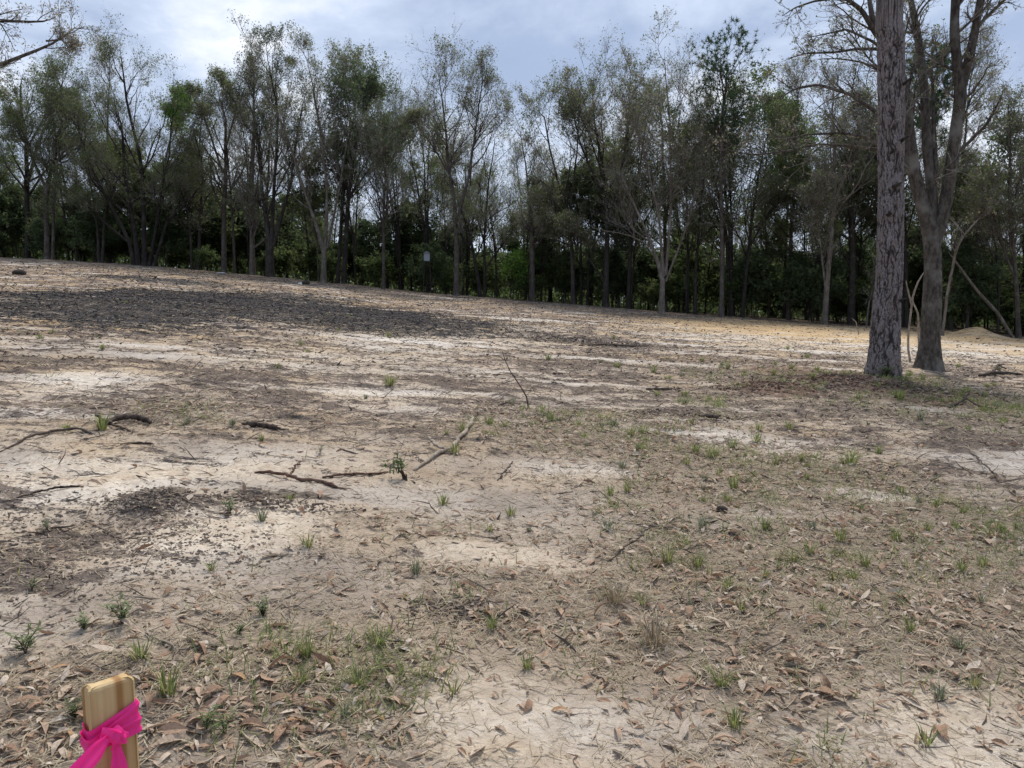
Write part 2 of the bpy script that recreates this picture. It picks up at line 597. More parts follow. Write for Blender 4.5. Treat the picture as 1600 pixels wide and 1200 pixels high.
# ------------------------------------------------------------------ ground
def ground_material():
    m, nt = new_mat('sandy_soil')
    geo = nt.n('ShaderNodeNewGeometry')
    P = geo.outputs['Position']
    A = {k: nt.attr(k).outputs['Fac'] for k in ('deb', 'lit', 'char', 'yel', 'pale', 'red', 'grn', 'wood')}
    nA = nt.noise(P, 1.3, 6, .6, .3)
    nB = nt.noise(P, 9, 6, .65, .4)
    nC = nt.noise(P, 45, 5, .7)
    nD = nt.noise(P, 240, 3, .7)
    mp = nt.n('ShaderNodeMapping'); nt.link(P, mp.inputs[0]); mp.inputs['Scale'].default_value = (.5, 2.0, 1)
    mp.inputs['Rotation'].default_value = (0, 0, R(-6))
    nS = nt.noise(mp.outputs[0], 3.0, 7, .68, .5)
    fine = nt.math('ADD', nt.math('MULTIPLY', nB, .5), nt.math('MULTIPLY', nC, .5))
    # bare sand, greyish tan to near white
    sand = nt.mix(nt.smooth(nA, .35, .65), (.29, .24, .20), (.44, .38, .32))
    sand = nt.mix(A['pale'], sand, nt.mix(nt.smooth(nB, .35, .65), (.50, .445, .385), (.70, .645, .57)))
    sand = nt.mix(nt.math('MULTIPLY', A['yel'], .9), sand, nt.mix(nt.smooth(nB, .3, .7), (.45, .29, .13), (.58, .42, .23)))
    # speckle of organic grains
    spk = nt.smooth(nt.math('ADD', nt.math('MULTIPLY', nC, .6), nt.math('MULTIPLY', nD, .4)), .50, .64)
    sand = nt.mix(nt.math('MULTIPLY', spk, .5), sand, (.16, .12, .09))
    # torn soil and mulch
    ns = lambda v, k: nt.math('MULTIPLY', nt.math('SUBTRACT', v, .5), k)
    rag = nt.math('ADD', ns(nS, 3.0), nt.math('ADD', ns(nB, 2.2), ns(nC, 2.0)))
    dm = nt.smooth(nt.math('ADD', nt.math('MULTIPLY', A['deb'], 1.15), rag), .22, .52)
    dcol = nt.mix(nt.smooth(nC, .38, .66), (.06, .046, .039), (.20, .155, .13))
    col = nt.mix(nt.math('MULTIPLY', dm, .9), sand, dcol)
    # leaf-litter soil
    rag2 = nt.math('ADD', ns(nA, 1.4), nt.math('ADD', ns(nB, 2.4), ns(nC, 2.2)))
    lcol = nt.mix(nt.smooth(nC, .35, .65), (.12, .09, .07), (.34, .268, .20))
    col = nt.mix(nt.math('MULTIPLY', nt.smooth(nt.math('ADD', A['lit'], rag2), .25, .8), .82), col, lcol)
    rcol = nt.mix(nt.smooth(nC, .35, .65), (.085, .047, .034), (.21, .125, .085))
    col = nt.mix(nt.math('MULTIPLY', nt.smooth(nt.math('ADD', A['red'], rag2), .3, .8), .75), col, rcol)
    gv = nt.smooth(nt.math('ADD', nt.math('MULTIPLY', A['grn'], .8), rag2), .45, .95)
    col = nt.mix(nt.math('MULTIPLY', gv, .45), col, (.13, .14, .06))
    # charred ground
    ccol = nt.mix(nt.smooth(nC, .4, .7), (.02, .02, .022), (.075, .07, .07))
    cm = nt.smooth(nt.math('ADD', nt.math('MULTIPLY', A['char'], 1.25), rag), .30, .75)
    col = nt.mix(nt.math('MULTIPLY', cm, .92), col, ccol)
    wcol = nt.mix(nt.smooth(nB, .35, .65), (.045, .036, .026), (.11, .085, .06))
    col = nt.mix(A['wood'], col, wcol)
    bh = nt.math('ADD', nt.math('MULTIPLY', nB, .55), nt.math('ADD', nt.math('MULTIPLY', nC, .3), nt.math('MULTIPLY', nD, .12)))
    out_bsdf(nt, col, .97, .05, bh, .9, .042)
    return m


def build_ground():
    fr = np.concatenate([np.linspace(-.76, .76, 400)])
    side = np.linspace(.76, 2 * np.pi - .76, 60)[1:-1]
    phi = np.concatenate([fr, side])
    r = np.concatenate([[0.0], np.geomspace(.35, 2.2, 24), np.geomspace(2.2, 30, 340)[1:], np.geomspace(30, 75, 80)[1:], np.geomspace(75, 1500, 34)[1:]])
    nP, nR = len(phi), len(r)
    X = r[1:, None] * np.sin(phi)[None]; Y = r[1:, None] * np.cos(phi)[None]
    m = masks(X, Y)
    Z = H(X, Y, m)
    v = np.concatenate([[[0, 0, float(H(np.array([0.]), np.array([0.]))[0])]], np.stack([X, Y, Z], -1).reshape(-1, 3)])
    i = np.arange(nR - 2)[:, None] * nP + 1; j = np.arange(nP)[None, :]; j1 = (j + 1) % nP
    q = np.stack([i + j, i + nP + j, i + nP + j1, i + j1], -1).reshape(-1, 4)
    t = np.stack([np.zeros(nP, int), 1 + np.arange(nP), 1 + (np.arange(nP) + 1) % nP], -1)
    acc = Acc()
    acc.add(v, q, t, **{k: np.concatenate([[a.ravel()[0]], a.ravel()]) for k, a in m.items()})
    o = obj('ground', acc.mesh('ground', [ground_material()]))
    tag(o, 'graded sandy clearing with torn soil, litter and a charred patch', None, None, 'structure')


build_ground()
print('ground', round(time.time() - T0, 1))

# ------------------------------------------------------------------ trees
def build_tree(name, stems, base, g, bark, leaf, dens=1.0, leafn=0, leafs=.062, bud=0, limb=17, lt0=.28, limb_len=.42, up=.42, ang=.80,
               sub=6, twig=7, fine=5, fall=.8, tw=1.0, clump=.4, sides=8, K0=14, depth=1.4, needles=0):
    """stems: list of (points local, radii). Returns the root Empty with trunk and crown under it."""
    root = obj(name, None, loc=base)
    root.empty_display_size = .3
    tr, cr = Acc(), Acc()
    Ps, Rs = [], []
    for pts, rad in stems:
        p, r_ = resample(pts, rad, K0)
        L = np.linalg.norm(np.diff(p, axis=0), axis=1).sum()
        wv = np.cumsum(g.normal(size=(K0, 3)) * .012 * L * np.array([.5, 1, .15]), axis=0)
        wv -= wv[0]
        p = p + wv * np.linspace(0, 1, K0)[:, None] * .6
        Ps.append(p); Rs.append(r_)
    P = np.stack(Ps); Rr = np.stack(Rs)
    if P.shape[0] > 0:
        R2 = Rr.copy()
        low = (P[:, :, 2] < .5)
        R2 = R2 * (1 + .35 * np.clip(1 - P[:, :, 2] / .5, 0, 1) * low)      # root flare
        tubes(tr, P, R2, sides, cone=True)
    L1, r1, i1 = children(P, Rr, limb, lt0, .99, ang, .2, limb_len, 7, up, .16, .55, g, rmin=.020, fall=fall)
    tubes(tr, L1, r1, 5)
    L2, r2, i2 = children(L1, r1, sub, .2, 1, .7, .25, .52, 5, up * .8, .18, .6, g, rmin=.011, Lmin=.5)
    tubes(tr, L2, r2, 4)
    if needles:
        sel = np.concatenate([L2[:, -1], L2[:, -2], L1[:, -1]])
        n = len(sel); nn = needles
        c = np.repeat(sel, nn, 0)
        d = norm(g.normal(size=(n * nn, 3)) + np.array([0, 0, .35]))
        ln = g.uniform(.18, .34, n * nn)[:, None]
        sd = norm(np.cross(d, g.normal(size=d.shape))) * .020
        V = np.stack([c - sd, c + sd, c + d * ln], 1)
        cr.add(V.reshape(-1, 3), None, np.arange(len(V) * 3).reshape(-1, 3), mat=1, tint=np.repeat(np.repeat(g.random(n), nn), 3))
    else:
        L3, r3, i3 = children(L2, r2, twig, .15, 1, .65, .25, .62, 3, .25, .2, .6, g, rmin=.006 * tw, rmax=.012 * tw, Lmin=.45, Lmax=1.9)
        tubes(cr, L3, r3, 3, tint=.5)
        L4 = None
        if fine:
            L4, r4, i4 = children(L3, r3, fine, .2, 1, .6, .25, .7, 2, .2, .15, .8, g, rmin=.005 * tw, rmax=.008 * tw, Lmin=.35, Lmax=1.1)
            sdv = norm(np.cross(L4[:, 1] - L4[:, 0], g.normal(size=(len(L4), 3)))) * r4[:, :1] * .9
            cr.add(np.stack([L4[:, 0] - sdv, L4[:, 0] + sdv, L4[:, 1]], 1).reshape(-1, 3), None, np.arange(len(L4) * 3).reshape(-1, 3), tint=.5)
        else:
            L4 = L3
        if leafn:
            wl = (1 - clump) + clump * (g.random(len(L1)) ** 2.2) * 2.2
            wt = wl[i2][i3]
            if fine:
                wt = wt[i4]
            c = on_branches(L4, int(leafn * 2.1), g, .2, .10, wt)
            leaf_quads(cr, c, leafs, g, 1)
        if bud:
            c = on_branches(L4, bud, g, .5, .03)
            leaf_quads(cr, c, .05, g, 2)
    t = obj('trunk', tr.mesh(name + '_trunk', [bark]), root)
    c = obj('crown', cr.mesh(name + '_crown', [M_TWIG, leaf, M_LF_BUD], smooth=False), root)
    return root


def photo_stems(spec, Y, base, g, dj=1.6):
    out = []
    for st in spec:
        A = g.uniform(-dj, dj)
        n = len(st)
        pts, rad = [], []
        for i, (px, py, wd) in enumerate(st):
            f = i / max(1, n - 1)
            p = at(px, py + (34 * f * f if py < 160 else 0), Y) - base
            p[1] += A * f * f
            pts.append(p); rad.append(max(.010, wd * .31 / FPX * Y))
        out.append((pts, rad))
    return out


def edge_base(px, dY=0.0, Y=None):
    Y = edge_Y(px) + dY if Y is None else Y
    x = (px - 800) / FPX * Y / _cp * 1.0
    # ray at the horizon row: X over Y is fixed for a column to within the pitch
    d = ray(px, 470)
    x = d[0] / d[1] * Y
    b = np.array([x, Y, 0.0])
    b[2] = Gz(b) - .03
    return b


G_EDGE = 'trees along the edge of the wood'
HERO = [
    ('pine_tree', 1466, -3, [[(1462, 522, 11), (1465, 400, 10), (1467, 260, 8), (1469, 140, 5), (1472, 40, 1.5)]],
     dict(bark=M_BARK_G, leaf=M_NEEDLE, limb=40, lt0=.62, limb_len=.18, up=.35, ang=1.0, sub=7, needles=16, sides=8, fall=.62), 'pine whose dark needle tufts show between the forked oak\'s stems'),
    # name, base px, dY, stems [(px, py, width px)...], options, label
    ('oak_tree', 42, 3, [[(42, 402, 13), (41, 330, 12), (36, 230, 9), (20, 130, 5), (10, 70, 2)], [(40, 300, 8), (60, 220, 6), (90, 150, 4), (104, 90, 1.5)]],
     dict(bark=M_BARK_D, leaf=M_LF_OLIVE, leafn=7500, bud=1500, limb=14), 'black-trunked oak with drab olive crown standing at the field\'s high end'),
    ('oak_tree', 74, 0, [[(74, 408, 13), (71, 330, 11), (72, 290, 10), (86, 240, 7), (96, 180, 5), (92, 110, 2.5), (78, 50, 1)], [(72, 295, 8), (52, 250, 6), (30, 190, 4), (12, 120, 2)],
                         [(82, 408, 8), (84, 320, 6), (86, 220, 4), (110, 130, 1.5)]],
     dict(bark=M_BARK_G, leaf=M_LF_OLIVE, leafn=7000, bud=2500, limb=13), 'brown oak forking in a Y with tan and olive leaves, broken branches at its foot'),
    ('slender_tree', 118, 1, [[(121, 408, 7), (114, 340, 6), (106, 290, 5), (97, 220, 4), (90, 150, 1.5)]],
     dict(bark=M_BARK_D, leaf=M_LF_OLIVE, leafn=2500, bud=500, limb=12), 'thin dark tree leaning toward the Y-forked oak'),
    ('slender_tree', 157, 0, [[(155, 410, 9), (152, 360, 7), (140, 300, 5), (112, 220, 4), (100, 170, 2)], [(160, 410, 8), (163, 340, 6), (176, 285, 5), (190, 250, 2)]],
     dict(bark=M_BARK_D, leaf=M_LF_OLIVE, leafn=3500, bud=500, limb=12), 'pair of dark thin stems spreading apart from one foot'),
    ('oak_tree', 222, -1, [[(210, 414, 12), (202, 378, 9), (172, 320, 7), (140, 255, 5), (112, 180, 3), (98, 140, 1.5)], [(217, 414, 14), (208, 350, 10), (192, 270, 7), (182, 190, 5), (165, 120, 2)],
                           [(226, 414, 13), (226, 330, 10), (224, 240, 8), (208, 140, 5), (206, 45, 1.2)], [(232, 414, 9), (246, 350, 7), (262, 270, 5), (275, 180, 3), (285, 135, 1.2)],
                           [(240, 414, 9), (262, 345, 6), (300, 312, 5), (326, 280, 2)], [(203, 380, 6), (160, 345, 5), (118, 300, 3), (100, 290, 1.2)]],
     dict(bark=M_BARK_D, leaf=M_LF_OLIVE, leafn=9500, bud=2500, limb=14, sub=5), 'broad vase-shaped oak with six stems fanning from the base'),
    ('maple_tree', 262, 3, [[(243, 414, 8), (246, 330, 6), (258, 240, 5), (268, 160, 3), (270, 122, 1)]],
     dict(bark=M_BARK_D, leaf=M_LF_BRIGHT, leafn=5200, limb=18, lt0=.76, limb_len=.20, fine=2, leafs=.08, clump=.2), 'tree with a bright spring-green top above the vase-shaped oak'),
    ('slender_tree', 303, 1, [[(300, 422, 7), (297, 360, 6), (290, 320, 4), (284, 270, 2)], [(309, 422, 8), (312, 350, 6), (318, 260, 4), (300, 190, 2)]],
     dict(bark=M_BARK_D, leaf=M_LF_OLIVE, leafn=2200, bud=900, limb=12), 'short dark twin-stemmed tree right of the vase-shaped oak'),
    ('oak_tree', 350, 1, [[(350, 428, 13), (349, 350, 11), (350, 260, 9), (345, 180, 5), (330, 110, 2)], [(348, 270, 6), (318, 180, 4), (300, 120, 1.5)], [(350, 240, 6), (374, 165, 3), (352, 105, 1.2)]],
     dict(bark=M_BARK_G, leaf=M_LF_OLIVE, leafn=4500, bud=2600, limb=11), 'straight grey-brown oak with sparse tan-leaved top'),
    ('slender_tree', 395, 0, [[(394, 429, 15), (394, 380, 12), (393, 290, 9), (394, 180, 6), (392, 100, 4), (386, 30, 1.2)]],
     dict(bark=M_BARK_P, leaf=M_LF_OLIVE, leafn=1500, bud=2600, limb=40, lt0=.12, limb_len=.16, up=.5), 'tall pole tree with pinkish base and brushy low twigs'),
    ('oak_tree', 425, -1, [[(422, 431, 20), (421, 380, 16), (408, 300, 8), (398, 200, 5), (375, 110, 2)], [(424, 390, 11), (428, 290, 8), (436, 170, 5), (418, 50, 1.5)],
                           [(427, 385, 9), (452, 290, 7), (462, 200, 5), (470, 110, 1.5)]],
     dict(bark=M_BARK_D, leaf=M_LF_DARK, leafn=5500, bud=4200, limb=13), 'stout short-trunked oak splitting low into three tall stems'),
    ('oak_tree', 506, -1.5, [[(505, 441, 14), (507, 390, 12), (488, 330, 7), (462, 240, 6), (435, 150, 4), (408, 90, 1.5)], [(508, 392, 9), (512, 300, 7), (500, 190, 5), (482, 60, 1.5)],
                             [(511, 388, 7), (530, 300, 5), (548, 180, 3), (520, 70, 1.2)]],
     dict(bark=M_BARK_P, leaf=M_LF_OLIVE, leafn=3200, bud=5000, limb=14), 'pale tan trunk forking low into long bare leaning stems'),
    ('evergreen_oak', 534, 1, [[(537, 439, 14), (541, 370, 12), (548, 290, 9), (566, 200, 6), (590, 110, 2)], [(527, 437, 10), (533, 340, 8), (540, 230, 5), (560, 70, 1.5)],
                               [(545, 310, 6), (585, 250, 4), (625, 200, 1.5)]],
     dict(bark=M_BARK_D, leaf=M_LF_DARK, leafn=15000, bud=1800, limb=18, leafs=.075, clump=.2, fine=3), 'dark evergreen oak with two black trunks and dense round crown'),
    ('slender_tree', 598, -.5, [[(599, 447, 9), (600, 360, 7), (604, 260, 5), (602, 180, 1.5)]],
     dict(bark=M_BARK_G, leaf=M_LF_DARK, leafn=2600, bud=400, limb=22), 'thin straight tree to the right of the dark evergreen oak'),
    ('sweetgum_tree', 714, -1, [[(713, 460, 15), (714, 390, 13), (712, 330, 10), (700, 250, 7), (693, 170, 4), (680, 62, 1.2)], [(714, 345, 9), (735, 270, 7), (748, 180, 4), (757, 80, 1.2)],
                                [(712, 290, 5), (680, 235, 4), (646, 190, 1.3)]],
     dict(bark=M_BARK_G, leaf=M_LF_OLIVE, leafn=3600, bud=6500, limb=17, lt0=.35), 'tall two-crowned tree with pale tan buds against the grey cloud'),
    ('slender_tree', 752, 0, [[(751, 460, 10), (742, 400, 8), (731, 345, 6), (712, 300, 2)], [(757, 460, 8), (758, 380, 6), (764, 300, 4), (780, 200, 1.5)], [(758, 420, 5), (790, 375, 4), (808, 350, 1.3)]],
     dict(bark=M_BARK_D, leaf=M_LF_OLIVE, leafn=2600, bud=900, limb=11), 'cluster of black leaning stems beside the two-crowned tree'),
    ('snag_tree', 833, -.5, [[(833, 467, 11), (832, 400, 10), (831, 325, 8)], [(829, 467, 6), (829, 360, 5), (826, 260, 4), (818, 150, 1.2)]],
     dict(bark=M_BARK_G, leaf=M_LF_OLIVE, leafn=800, bud=1500, limb=10, lt0=.5), 'broken reddish snag with a thin living stem against it'),
    ('oak_tree', 895, -.5, [[(896, 474, 12), (894, 400, 10), (889, 350, 8), (872, 270, 6), (846, 170, 3), (835, 130, 1.2)], [(892, 365, 6), (858, 318, 4), (838, 315, 1.5)], [(890, 340, 5), (900, 240, 4), (905, 130, 1.3)]],
     dict(bark=M_BARK_D, leaf=M_LF_OLIVE, leafn=3200, bud=3200, limb=14), 'dark oak with a long low limb reaching left of a bend'),
    ('oak_tree', 946, -1, [[(946, 480, 17), (948, 420, 14), (950, 340, 11), (938, 230, 7), (925, 140, 4), (930, 62, 1.3)], [(950, 350, 8), (972, 260, 6), (985, 160, 3), (975, 80, 1.2)],
                           [(946, 440, 6), (920, 405, 4), (890, 375, 3), (870, 362, 1.2)], [(948, 320, 6), (900, 220, 4), (880, 120, 1.3)]],
     dict(bark=M_BARK_D, leaf=M_LF_OLIVE, leafn=5200, bud=6000, limb=15), 'thick black-trunked oak with a broad greyish budding crown'),
    ('slender_tree', 981, 0, [[(981, 480, 11), (985, 400, 9), (990, 320, 7), (1010, 220, 4), (1020, 120, 1.4)]],
     dict(bark=M_BARK_D, leaf=M_LF_OLIVE, leafn=2500, bud=1500, limb=18), 'single dark stem standing right beside the thick black oak'),
    ('oak_tree', 1035, -2.5, [[(1033, 488, 16), (1036, 430, 13), (1010, 360, 6), (965, 260, 5), (915, 180, 2), (895, 150, 1)], [(1037, 432, 9), (1030, 340, 6), (1000, 220, 4), (960, 120, 1.3)],
                              [(1040, 430, 8), (1048, 330, 6), (1045, 200, 4), (1032, 50, 1.2)], [(1040, 440, 6), (1075, 350, 5), (1095, 260, 3), (1110, 190, 1.2)]],
     dict(bark=M_BARK_P, leaf=M_LF_OLIVE, leafn=2600, bud=6000, limb=14), 'pale grey tree with long bare stems sweeping left and upright'),
    ('pine_tree', 1128, -1, [[(1127, 497, 12), (1129, 400, 11), (1131, 300, 9), (1136, 180, 7), (1146, 90, 4), (1150, 36, 1.5)]],
     dict(bark=M_BARK_G, leaf=M_NEEDLE, limb=46, lt0=.58, limb_len=.22, up=.35, ang=1.0, sub=7, needles=16, sides=8, fall=.62), 'tall straight pine with dark needle tufts only at its top'),
    ('slender_tree', 1087, 0, [[(1086, 492, 9), (1088, 420, 7), (1096, 320, 5), (1118, 210, 2)]],
     dict(bark=M_BARK_D, leaf=M_LF_OLIVE, leafn=2400, bud=700, limb=16), 'thin dark stem left of the tall straight pine'),
    ('slender_tree', 1160, 0, [[(1159, 498, 10), (1166, 430, 9), (1177, 350, 7), (1192, 250, 4), (1210, 180, 1.5)], [(1172, 385, 5), (1200, 330, 4), (1230, 300, 1.5)]],
     dict(bark=M_BARK_D, leaf=M_LF_OLIVE, leafn=3600, bud=700, limb=14), 'dark stem leaning right behind the tall straight pine'),
    ('maple_tree', 1236, 6, [[(1225, 500, 9), (1228, 400, 7), (1236, 300, 5), (1240, 210, 3), (1230, 140, 1)]],
     dict(bark=M_BARK_D, leaf=M_LF_BRIGHT, leafn=7500, limb=26, lt0=.58, limb_len=.26, fine=2, leafs=.08), 'tree with loose spring-green crown right of the tall straight pine'),
    ('beech_tree', 1292, -1.5, [[(1288, 508, 14), (1292, 450, 13), (1301, 370, 11), (1308, 300, 8), (1306, 200, 5), (1312, 70, 1.3)], [(1307, 310, 6), (1330, 240, 4), (1348, 130, 1.3)],
                                [(1290, 455, 5), (1284, 400, 4), (1276, 350, 3), (1268, 300, 1)]],
     dict(bark=M_BARK_P, leaf=M_LF_OLIVE, leafn=1800, bud=4200, limb=16), 'pale leaning trunk with upright grey bare twigs left of the near pine'),
    ('oak_tree', 1331, 2, [[(1330, 506, 19), (1331, 430, 16), (1330, 340, 12), (1326, 250, 7), (1340, 150, 2)], [(1331, 345, 7), (1360, 280, 5), (1395, 220, 2)]],
     dict(bark=M_BARK_D, leaf=M_LF_DARK, leafn=6500, limb=14), 'thick black trunk in deep shade just left of the near pine'),
    ('slender_tree', 1357, 0, [[(1353, 511, 5), (1356, 470, 4.5), (1366, 420, 3.5), (1367, 390, 1)], [(1362, 511, 3.5), (1361, 460, 3), (1355, 440, 1)]],
     dict(bark=M_BARK_P, leaf=M_LF_OLIVE, leafn=200, bud=100, limb=4, sub=3, fine=0), 'small crooked pale sapling against the dark wood'),
    ('slender_tree', 1480, -6, [[(1472, 525, 7), (1482, 450, 7), (1500, 385, 6), (1512, 368, 5), (1545, 335, 2)], [(1510, 370, 4), (1480, 335, 3), (1470, 300, 1)]],
     dict(bark=M_BARK_P, leaf=M_LF_OLIVE, leafn=100, bud=300, limb=5, sub=3, twig=4, fine=2, lt0=.6, limb_len=.2), 'pale crooked tree bending right beyond the near forked oak'),
    ('slender_tree', 1592, -1, [[(1592, 528, 12), (1588, 450, 10), (1580, 340, 8), (1572, 220, 5), (1560, 110, 1.5)], [(1588, 440, 6), (1570, 400, 5), (1545, 340, 3), (1520, 300, 1)]],
     dict(bark=M_BARK_G, leaf=M_LF_OLIVE, leafn=2600, bud=3000, limb=18), 'grey tree with upright twiggy crown beyond the orange dirt heap'),
]
SHORT = ['the pine behind the forked oak', 'the black-trunked oak', 'the Y-forked oak', 'the thin leaning tree', 'the spreading twin stems', 'the vase-shaped oak', 'the bright green treetop', 'the short twin-stemmed tree', 'the straight grey-brown oak',
         'the pink-based pole tree', 'the stout three-stemmed oak', 'the pale low-forked oak', 'the dark evergreen oak', 'the thin straight tree', 'the two-crowned tree', 'the black leaning cluster', 'the broken snag', 'the long-limbed dark oak',
         'the thick black oak', 'the single dark stem', 'the pale sweeping tree', 'the tall straight pine', 'the stem left of the pine', 'the right-leaning dark stem', 'the loose green crown', 'the pale leaning trunk', 'the shaded black trunk',
         'the crooked sapling', 'the pale crooked tree', 'the tree beyond the dirt heap']
HPX = [h_[1] for h_ in HERO]


def beside_tree(px):
    return SHORT[int(np.argmin([abs(px - q) for q in HPX]))]


for i, (nm, px, dY, spec, opt, lab) in enumerate(HERO):
    g = np.random.default_rng(100 + i)
    b = edge_base(px, dY)
    Y = b[1]
    st = photo_stems(spec, Y, b, g)
    for pts, rad in st:               # ground the feet
        if spec[0][0][1] - 12 < 9999 and pts[0][2] < 1.2:
            pts[0][2] = -.15
    root = build_tree(nm, st, b, g, **opt)
    tag(root, lab, 'tree', G_EDGE)
print('hero trees', round(time.time() - T0, 1))

# prototypes for the rest of the wood
def rand_stems(g, h, n, r0, spread, lean=.06):
    out = []
    for k in range(n):
        a = g.uniform(0, 6.28); sp = spread * g.uniform(.3, 1) * h if n > 1 else lean * h
        b = np.array([g.normal() * .12, g.normal() * .12, -.2]) * (1 if n > 1 else 0.2)
        b[2] = -.2
        hh = h * g.uniform(.82, 1)
        e = np.array([math.cos(a) * sp, math.sin(a) * sp, hh])
        mid1 = b + (e - b) * .35 * np.array([.45, .45, 1]) ; mid2 = b + (e - b) * .7 * np.array([.8, .8, 1])
        pts = [b, mid1, mid2, e]
        rr = r0 * (1 if n == 1 else g.uniform(.55, .85))
        out.append((pts, [rr, rr * .78, rr * .45, rr * .08]))
    return out


FILL = []
def proto(nm, lab, n, h, r0, spread, seed, **opt):
    g = np.random.default_rng(seed)
    root = build_tree(nm, rand_stems(g, h, n, r0, spread), (0, 0, 0), g, **opt)
    tag(root, lab, 'tree', 'trees within the wood')
    root['kindlabel'] = lab
    FILL.append([root, False])


L_BARE = 'bare grey-twigged tree'
L_DARK = 'dark-leaved evergreen tree'
L_OLIVE = 'olive-leaved thin tree'
proto('bare_tree', L_BARE, 1, 17, .15, .1, 1, bark=M_BARK_G, leaf=M_LF_OLIVE, leafn=600, bud=2500, limb=26, limb_len=.26, sub=5)
proto('bare_tree', L_BARE, 3, 16, .16, .22, 2, bark=M_BARK_D, leaf=M_LF_OLIVE, leafn=1200, bud=2500, limb=11, sub=5)
proto('evergreen_tree', L_DARK, 2, 13, .15, .15, 3, bark=M_BARK_D, leaf=M_LF_DARK, leafn=8000, limb=14, lt0=.25, sub=5, fine=3, leafs=.085)
proto('evergreen_tree', L_DARK, 1, 10, .12, .1, 4, bark=M_BARK_D, leaf=M_LF_UNDER, leafn=7500, limb=26, lt0=.2, limb_len=.34, sub=5, fine=3, leafs=.085)
proto('olive_tree', L_OLIVE, 2, 14, .12, .16, 5, bark=M_BARK_D, leaf=M_LF_OLIVE, leafn=6000, limb=14, sub=5, fine=3, leafs=.08)
proto('olive_tree', L_OLIVE, 1, 11, .09, .1, 6, bark=M_BARK_G, leaf=M_LF_OLIVE, leafn=4500, limb=22, lt0=.3, sub=5, fine=3, leafs=.08)
proto('bare_tree', L_BARE, 1, 12, .08, .1, 8, bark=M_BARK_D, leaf=M_LF_OLIVE, leafn=500, bud=900, limb=18, sub=4, fine=4)


def place(src, loc, rz, sc, **k):
    if not src[1]:
        src[1] = True
        o = src[0]; o.location = loc; o.rotation_euler = (0, 0, rz); o.scale = sc
        return o
    return copy_tree(src[0], loc, rz, sc, **k)


g = np.random.default_rng(55)
cnt = 0
for row, (d0, d1, n) in enumerate(((1.5, 6, 52), (6, 14, 54), (14, 26, 48), (26, 40, 40))):
    for k in range(n):
        px = -150 + (k + g.uniform(0.05, .95)) / n * 1960
        dY = g.uniform(d0, d1)
        b = edge_base(px, dY)
        p = [.16, .14, .08, .12, .14, .14, .22] if row < 2 else [.12, .10, .14, .20, .14, .12, .18]
        s = FILL[g.choice(7, p=p)]
        # lower roof on the left so that the sky shows as in the photograph
        hs = (g.uniform(.75, 1.08), g.uniform(.6, 1) * .9, g.uniform(.6, 1.05) * .72, g.uniform(.6, 1.05) * .62)[row]
        ws = hs * g.uniform(.9, 1.25)
        b[2] -= .05
        o = place(s, b, g.uniform(0, 6.28), (ws, ws, hs))
        o['label'] = s[0]['kindlabel'] + (' right behind ', ' some way behind ', ' well behind ', ' far behind ')[row] + beside_tree(px)
        cnt += 1


def shrub(name, lab, h, wd, seed, leaf, n, ls):
    g = np.random.default_rng(seed)
    root = obj(name, None)
    tr, cr = Acc(), Acc()
    st = rand_stems(g, h, 6, .03, wd)
    P = np.stack([resample(p, r_, 8)[0] for p, r_ in st]); Rr = np.stack([resample(p, r_, 8)[1] for p, r_ in st])
    tubes(tr, P, Rr, 5)
    L1, r1, i1 = children(P, Rr, 9, .25, 1, .9, .3, .42, 4, .2, .25, .6, g)
    tubes(tr, L1, r1, 3)
    L2, r2, i2 = children(L1, r1, 6, .2, 1, .8, .3, .5, 3, .1, .2, .6, g)
    tubes(tr, L2, r2, 3)
    wl = (g.random(len(L1)) ** 1.6)[i2]
    leaf_quads(cr, on_branches(L2, n, g, .1, .16, wl), ls, g, 0)
    obj('stem', tr.mesh(name + '_stem', [M_BARK_D]), root)
    obj('crown', cr.mesh(name + '_crown', [leaf], smooth=False), root)
    tag(root, lab, 'shrub', 'shrubs under the trees')
    root['kindlabel'] = lab
    return [root, False]


SH = [shrub('evergreen_shrub', 'low dark evergreen shrub', 3.2, .35, 61, M_LF_UNDER, 4200, .11),
      shrub('evergreen_shrub', 'tall dark evergreen shrub', 4.8, .28, 62, M_LF_DARK, 5200, .13),
      shrub('leafy_shrub', 'mid-green leafy shrub', 2.4, .45, 63, M_LF_UNDER, 3200, .10)]
for row, (d0, d1, n) in enumerate(((.8, 4, 30), (4, 10, 44), (10, 20, 48), (22, 38, 50))):
    for k in range(n):
        px = -160 + (k + g.uniform(0, 1)) / n * 1980
        b = edge_base(px, g.uniform(d0, d1))
        s = g.uniform(.6, 1.15) * (.8 if row == 0 else 1.25)
        b[2] -= .05
        q_ = SH[g.integers(3)]
        o = place(q_, b, g.uniform(0, 6.28), (s * 1.15, s * 1.15, s))
        o['label'] = q_[0]['kindlabel'] + (' at the foot of ', ' just behind ', ' well behind ', ' far behind ')[row] + beside_tree(px)
# bright sapling arching over the edge
brs = shrub('spring_green_shrub', 'bright green arching shrub leaning out of the wood edge', 3.2, .5, 64, M_LF_BRIGHT, 1500, .09)
place(brs, edge_base(800, .6), .5, (.9, .9, .95))
brs[0]['group'] = ''
del brs[0]['group']


